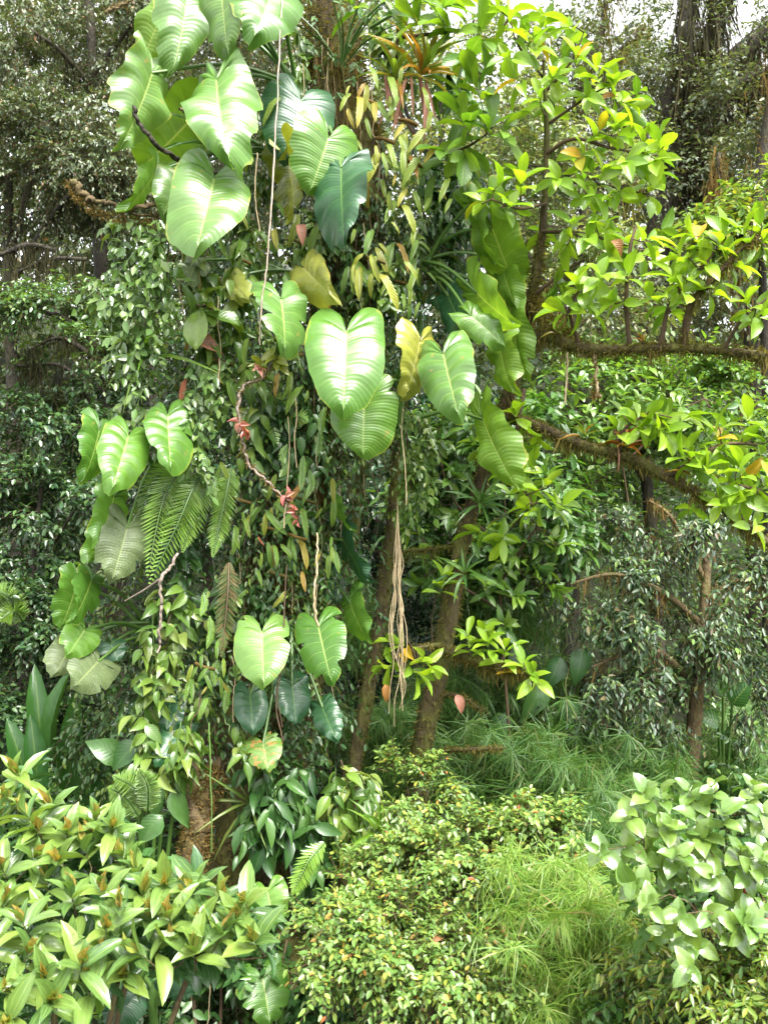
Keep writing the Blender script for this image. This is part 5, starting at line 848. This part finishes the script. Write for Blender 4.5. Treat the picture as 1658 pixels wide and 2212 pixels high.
for q in bt:
    s = skel[np.argmin(np.linalg.norm(skel - q, axis=1))]; ax = nrm(nrm(q - s) * .35 + UP * .8 + np.array([0, -.35, 0]) + rng.normal(0, .28, 3)); TW.append(catmull([s, q - ax * .15, q], 4)); a = nrm(np.cross(ax, rng.normal(size=3))); b = np.cross(ax, a); th0 = rng.random() * 6
    for j in range(2):
        th = th0 + j * math.pi; an = math.radians(rng.uniform(8, 20)); GB.append((q + ax * .01, ax * math.cos(an) + (a * math.cos(th) + b * math.sin(th)) * math.sin(an), (a * math.cos(th) + b * math.sin(th)) * -1 + ax * .2, rng.uniform(.085, .125), .26))
    for pr in range(int(rng.choice([3, 4]))):
        for j in range(2):
            th = th0 + math.pi / 2 * (pr + 1) + j * math.pi + rng.normal(0, .15); an = math.radians([24, 48, 68, 84][pr] + rng.normal(0, 13)); rad = a * math.cos(th) + b * math.sin(th); L = [.125, .175, .19, .18][pr] * rng.uniform(.75, 1.15)
            LF.append((q - ax * .022 * pr, ax * math.cos(an) + rad * math.sin(an), ax * math.sin(an) - rad * math.cos(an) * .8 + UP * .15, L, L * rng.uniform(.31, .385)))
def unpack(A): return [np.array([x[i] for x in A]) for i in range(5)]
LF = unpack(LF); GB = unpack(GB); GB[4] = GB[3] * GB[4]
split_leaves(t, LF, [leaf_mesh(tpl('elliptic', .30, c_, .02, s, .42, 5), 'mela%d' % s, m_mela) for s, c_ in enumerate((.0, .08, .18))], m_mela, tpl('elliptic', .35, .2), rng)
leaf_parts('bud_leaf', [leaf_mesh(tpl('lance', .8, -.05, 0, 1, .3), 'bud', m_gold)], t, *GB, rng)
g = Geo(); twigs(g, np.array(TW), .006); part('twigs', g, m_barkbrown, t, kind='stuff')
tips = np.array([P(rng.uniform(-30, 500), 0, 1) for _ in range(1)]); tips = []
for _ in range(130):
    x, y = BUD[rng.integers(len(BUD))]; x += rng.normal(0, 35); y += rng.normal(25, 25); tips.append(P(x, y, 4.55 - (y - 1650) / 550 * .9 + rng.uniform(0, .35)))
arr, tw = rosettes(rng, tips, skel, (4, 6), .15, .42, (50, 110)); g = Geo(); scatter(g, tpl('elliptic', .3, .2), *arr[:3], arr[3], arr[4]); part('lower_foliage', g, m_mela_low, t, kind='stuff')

# ------------------------------------------------------------------ round-leaved shrub, lower right
rng = R(710); RB = [(1400, 1720), (1440, 1700), (1500, 1690), (1560, 1700), (1620, 1690), (1650, 1740), (1380, 1760), (1440, 1760), (1500, 1750), (1580, 1760), (1640, 1800), (1340, 1835), (1310, 1830), (1400, 1840), (1460, 1800), (1520, 1810), (1590, 1830), (1370, 1910), (1430, 1880), (1480, 1860), (1550, 1870), (1500, 1920), (1570, 1930), (1630, 1900), (1400, 1960), (1470, 1970), (1540, 1980), (1610, 1980), (1650, 1960), (1440, 2000), (1510, 2060), (1480, 2110), (1650, 1860), (1600, 2040)]
rt = PP([(x + rng.normal(0, 14), y + rng.normal(0, 14), 3.95 - (y - 1690) / 400 * .4 + rng.normal(0, .06)) for x, y in RB]); rb = np.array([2.2, 4.0, float(ground_z(2.2, 4.0))])
t = thing('round_leaf_shrub', 'foreground shrub with rounded pale shining leaves on reddish twigs, lower right', 'shrub', rb); sk = []
for i, e in enumerate([(1480, 1880, 3.85), (1400, 1800, 3.95), (1580, 1860, 3.8), (1540, 1990, 3.7), (1600, 1750, 3.95)]):
    q = P(*e) - [0, -.08, .05]; s = catmull([rb, (rb + q) / 2 + [.15, .1, .3], q], 20); g = Geo(); g.add(*tube(s[::3], [.022, .007], 6, 26, .1, 711 + i)); part('branch', g, m_barkbrown, t); sk.append(s[8:])
arr, tw = rosettes(rng, rt, np.vstack(sk), (5, 8), .095, .70, (35, 100), face=(0, -.6, .2)); split_leaves(t, arr, [leaf_mesh(tpl('round', .22, c_, .02, s, .7, 5), 'rnd%d' % s, m_round) for s, c_ in enumerate((.1, .2, .3))], m_round, tpl('round', .2, .2), rng)
g = Geo(); twigs(g, tw, .004); part('twigs', g, m_barkbrown, t, kind='stuff')
g = Geo(); rs = PP([(1590, 1850, 3.9), (1603, 1900, 3.9), (1620, 1960, 3.88), (1632, 2000, 3.86), (1670, 1970, 3.85)]); g.add(*tube(rs, [.012, .016, .013, .016, .018], 9, 60, .35, 717))
p_ = catmull(rs, 60)[R(718).integers(0, 60, 500)]; d_ = nrm(R(719).normal(size=(500, 3))); scatter(g, SMALL, p_ + d_ * .012, d_, R(720).normal(size=(500, 3)), .018, .014); part('red_flower_spike', g, m_redtwig, t)
tips = [(x + rng.normal(0, 30), y + rng.normal(30, 25), 4.3 - (y - 1690) / 400 * .35) for x, y in RB]
arr, tw = rosettes(rng, PP(tips), np.vstack(sk), (4, 6), .085, .6); g = Geo(); scatter(g, tpl('round', .2, .2), *arr[:3], arr[3], arr[4]); part('inner_foliage', g, m_medium, t, kind='stuff')

# ------------------------------------------------------------------ small-leaved shrubs, bottom
def bush(label, base, blobs, leaf, wid, mat, seed, twig=.2, k=9, T=None, stems=None, name='small_leaved_shrub', **kw):
    rng = R(seed); b = P(*base); b[2] = float(ground_z(b[0], b[1])); t = thing(name, label, 'shrub', b)
    for i, bl in enumerate(blobs):
        q = P(*bl[:3]); g = Geo(); g.add(*tube([b, (b + q) / 2 + [.05, .05, .15], q], [.022, .008], 6, 18, .1, seed + i)); part('branch', g, m_twig, t)
    blobs = [(*q[:6], int(q[6] * 1.15), max(5, int(q[7] * .5))) for q in blobs]; arr, tw = crown(rng, blobs, twig * 1.25, k, leaf * .84, wid, **kw); leafy(t, 'foliage', arr, mat, T or SMALL, tw=tw, twr=.003)
    return t
ST = tpl_small((.5, .44), (.3, .68), .16, .15)
bush('small-leaved shrub with reddish and yellow leaf tips at the bottom centre', (860, 2150, 4.9), [(790, 2010, 4.8, 100, 55, .35, 220, 22), (900, 2050, 4.7, 140, 70, .35, 320, 26), (830, 2120, 4.6, 130, 60, .35, 280, 24), (990, 2110, 4.7, 130, 80, .35, 280, 24), (740, 2080, 4.75, 60, 50, .3, 70, 8), (1080, 2190, 4.7, 70, 45, .3, 90, 9), (900, 2200, 4.6, 150, 40, .3, 180, 14)], .05, .5, m_small_y, 720, .16, 9, ST, up=.5)
bush('spreading small-leaved shrub in the gap right of the trunk foot', (900, 1980, 5.6), [(900, 1850, 5.5, 70, 45, .3, 170, 16), (1000, 1840, 5.4, 110, 45, .35, 240, 22), (930, 1930, 5.3, 130, 45, .35, 260, 24), (1080, 1900, 5.4, 110, 50, .35, 170, 16), (760, 1940, 5.3, 120, 40, .35, 220, 20), (1040, 1980, 5.2, 120, 50, .35, 210, 18)], .052, .5, m_small_y, 721, .17, 9, ST, up=.45)
bush('small-leaved shrub sprays reaching right over the bamboo', (1120, 1900, 5.9), [(1090, 1785, 5.6, 70, 35, .25, 120, 12), (1160, 1780, 5.5, 70, 28, .25, 110, 12), (1230, 1785, 5.4, 45, 22, .2, 60, 8), (1130, 1830, 5.6, 70, 35, .25, 90, 10)], .055, .5, m_small_y, 722, .17, 9, ST, up=.4)
bush('small upright shrub with tiny curled leaves at the foot of the brown trunk', (890, 1830, 6.3), [(880, 1700, 6.2, 70, 50, .3, 160, 14), (930, 1730, 6.2, 40, 60, .3, 110, 10)], .055, .45, m_small_y, 723, .17, 9, ST, up=.6)
bush('yellowing fine-leaved shrub at the lower right edge', (1580, 2260, 4.4), [(1600, 2100, 3.8, 80, 50, .25, 170, 14), (1420, 2040, 4.5, 90, 40, .3, 150, 12), (1560, 2180, 3.8, 110, 50, .25, 190, 14), (1640, 2040, 3.8, 50, 50, .2, 80, 8), (1480, 2130, 4.1, 70, 40, .25, 90, 8)], .06, .34, m_bgbright, 724, .18, 9, NARROW)
bush('dark small-leaved shrub under the round-leaved one at the lower right', (1450, 2300, 4.7), [(1420, 2120, 4.6, 130, 60, .35, 300, 20), (1500, 2200, 4.4, 130, 60, .35, 280, 18), (1600, 2010, 4.5, 100, 80, .3, 200, 14)], .075, .5, m_medium, 725, .2, 8, ST)
bush('dark shrub filling the bottom edge below the foreground shrub', (400, 2350, 4.6), [(420, 2160, 5.4, 130, 70, .3, 160, 14), (240, 2190, 5.2, 150, 50, .3, 160, 14), (570, 2170, 5.7, 130, 70, .3, 160, 14), (480, 2060, 5.6, 90, 60, .3, 90, 10), (620, 2030, 5.9, 70, 60, .3, 80, 8)], .10, .45, m_under, 726, .22, 7, ST)

# ------------------------------------------------------------------ bamboo
_y = np.array([0, .45, 1]); _w = np.array([.3, .5, 0]); _z = -.62 * _y ** 1.8
BB = (np.array([(s * w_, y_ - .18 * y_ ** 3, z_) for y_, w_, z_ in zip(_y, _w, _z) for s in (-1, 1)]), np.array([(2 * i, 2 * i + 1, 2 * i + 3, 2 * i + 2) for i in range(2)]), np.array([(s * .5 + .5, y_) for y_ in _y for s in (-1, 1)]))
def bamboo(label, base, tufts, leaf, mat, seed, k=34, wid=.03):
    """culms with whorled tufts of thin arching blades; tufts: (px,py,d,rx,ry,n)"""
    rng = R(seed); b = P(*base); b[2] = float(ground_z(b[0], b[1])); t = thing('bamboo_clump', label, 'bamboo', b, 'feathery bamboo clumps'); g2 = Geo(); pp = []
    for px, py, d, rx, ry, n in tufts:
        top = P(px, py, d)
        for c in range(3):
            q = top + rng.normal(0, .15, 3); g = Geo(); g.add(*tube([b + rng.normal(0, .08, 3) * [1, 1, 0], (b + q) / 2 + [0, .1, .35], q], [.010, .005], 5, 20)); part('culm', g, m_barkbrown if c else m_stalk, t)
        c = PP([(px + rng.normal(0, rx * .55), py + rng.normal(0, ry * .55), d + rng.normal(0, .22)) for _ in range(int(n * 4.2))]); pp.append(c)
    c = np.vstack(pp); n = len(c); ax = nrm(UP * .35 + rng.normal(0, .45, (n, 3)) + np.array([0, -.45, 0])); i = np.repeat(np.arange(n), k); a = nrm(np.cross(ax, [.3, .2, .9])); bb = np.cross(ax, a); th = rng.random(n * k) * 6.283; an = np.radians(rng.uniform(15, 80, n * k))
    rad = a[i] * np.cos(th)[:, None] + bb[i] * np.sin(th)[:, None]; dd = ax[i] * np.cos(an)[:, None] + rad * np.sin(an)[:, None] - UP * .4; L = .72 * leaf * rng.uniform(.55, 1.25, n * k)
    scatter(g2, BB, c[i] - ax[i] * rng.uniform(0, .22, (n * k, 1)), dd, ax[i] + UP * .6 + rng.normal(0, .3, (n * k, 3)), L, L * wid); part('foliage', g2, mat, t, kind='stuff')
bamboo('bright feathery bamboo in front at the lower right', (1250, 2400, 5.6), [(1180, 1920, 5.2, 110, 60, 22), (1280, 1960, 5.0, 110, 70, 26), (1150, 2060, 5.0, 90, 70, 20), (1260, 2120, 4.9, 120, 80, 28), (1370, 2060, 5.0, 80, 90, 18), (1200, 2190, 4.8, 120, 50, 18), (1130, 1880, 5.5, 70, 50, 10)], .24, m_bamboo_bright, 740, 55)
bamboo('dark feathery bamboo behind the shrub sprays right of centre', (1080, 1950, 7.6), [(1010, 1700, 7.3, 100, 60, 18), (1120, 1660, 7.2, 110, 70, 24), (1060, 1780, 7.0, 100, 50, 16), (1200, 1720, 7.1, 100, 70, 20), (1000, 1620, 7.6, 70, 60, 12)], .34, m_bamboo, 741, 48, .03)
bamboo('shaded feathery bamboo beneath the drooping-leaf tree', (1330, 1950, 7.8), [(1290, 1640, 7.6, 110, 60, 20), (1370, 1740, 7.2, 100, 60, 18), (1290, 1800, 6.6, 90, 60, 16), (1240, 1590, 7.9, 80, 50, 12), (1420, 1660, 7.8, 70, 60, 10)], .34, m_bamboo, 742, 48, .03)
bamboo('hazy bamboo clump at the right edge behind the brown-trunked tree', (1630, 1900, 9.5), [(1600, 1590, 9.3, 80, 80, 22), (1640, 1680, 9, 60, 60, 14), (1560, 1700, 9, 60, 50, 10)], .34, m_bamboo, 743, 44, .03)
bamboo('fine bamboo tufts behind the middle of the brown leaning trunk', (1080, 1650, 8.6), [(1050, 1240, 8.4, 90, 60, 20), (1100, 1330, 8.2, 90, 50, 16), (960, 1500, 8.2, 90, 60, 16), (880, 1580, 8.0, 80, 50, 12), (1130, 1480, 8.4, 90, 60, 14)], .32, m_bamboo, 744, 44, .03)
bamboo('dark bamboo tufts between the slender trunks', (820, 1700, 8.2), [(760, 1340, 8.2, 60, 60, 10), (840, 1560, 7.8, 70, 60, 12), (700, 1560, 8.0, 60, 50, 8), (870, 1680, 7.5, 80, 50, 12)], .30, m_bamboo, 745, 44, .03)

# ------------------------------------------------------------------ banana-like leaves and low plants on the left
def big_leaf_plant(label, base, leaves, mat, seed, name='banana_plant', shape='strap', cat='plant'):
    rng = R(seed); b = P(*base); b[2] = float(ground_z(b[0], b[1])); t = thing(name, label, cat, b)
    for i, (x0, y0, x1, y1, d, wpx, tw) in enumerate(leaves):
        A, T = P(x0, y0, d), P(x1, y1, d - .1); ax = T - A; L = np.linalg.norm(ax); g = Geo(); g.add(*tube([b, (b + A) / 2 + [0, .05, .05], A], [.022, .012], 6, 14)); part('stalk', g, m_stalk, t)
        leaf_parts('leaf', [leaf_mesh(tpl(shape, .35, .25, .03, i), shape + 'b%d' % i, mat)], t, np.array([A]), np.array([ax]), np.array([[math.sin(tw), -math.cos(tw), .45]]), np.array([L]), np.array([wpx / F * d * 1.15]), rng)
big_leaf_plant('banana-like plant with upright broad leaves at the left edge', (140, 1900, 7), [(95, 1650, 75, 1450, 6.9, 42, .3), (125, 1640, 118, 1455, 6.8, 34, -.5), (150, 1720, 160, 1500, 6.9, 40, .2), (190, 1740, 205, 1560, 6.8, 38, -.3), (85, 1720, 70, 1555, 6.6, 40, .4), (215, 1760, 232, 1600, 6.7, 34, .1), (60, 1700, 25, 1560, 6.9, 40, .5), (250, 1790, 275, 1640, 6.6, 36, -.2)], m_helic, 760)
big_leaf_plant('low plant with wide drooping leaves between the banana leaves and the trunk', (300, 1900, 6.2), [(270, 1640, 190, 1600, 6.1, 50, .2), (300, 1600, 240, 1660, 6.0, 46, 0), (310, 1690, 270, 1760, 5.9, 42, .3), (340, 1680, 330, 1770, 5.9, 44, -.2), (380, 1700, 400, 1790, 5.9, 40, -.3), (350, 1760, 300, 1820, 5.7, 46, .1)], m_under, 761, 'low_plant', 'lance')
big_leaf_plant('dark plant with broad shaded leaves under the drooping-leaf tree', (1200, 1900, 8.5), [(1210, 1420, 1180, 1490, 7.9, 40, .2), (1260, 1400, 1240, 1480, 7.8, 40, -.2), (1170, 1480, 1130, 1560, 7.9, 44, .3), (1230, 1510, 1230, 1600, 7.8, 42, 0), (1090, 1540, 1060, 1610, 8, 40, .2), (1130, 1400, 1100, 1460, 7.9, 40, 0)], m_under, 762, 'low_plant', 'ovate')
big_leaf_plant('pale broad-leaved plant at the right edge beside the brown trunk', (1570, 1900, 8.8), [(1560, 1500, 1520, 1430, 8.6, 36, .2), (1580, 1520, 1620, 1470, 8.6, 40, -.3), (1550, 1560, 1500, 1540, 8.6, 36, .1)], m_medium, 763, 'low_plant', 'ovate')
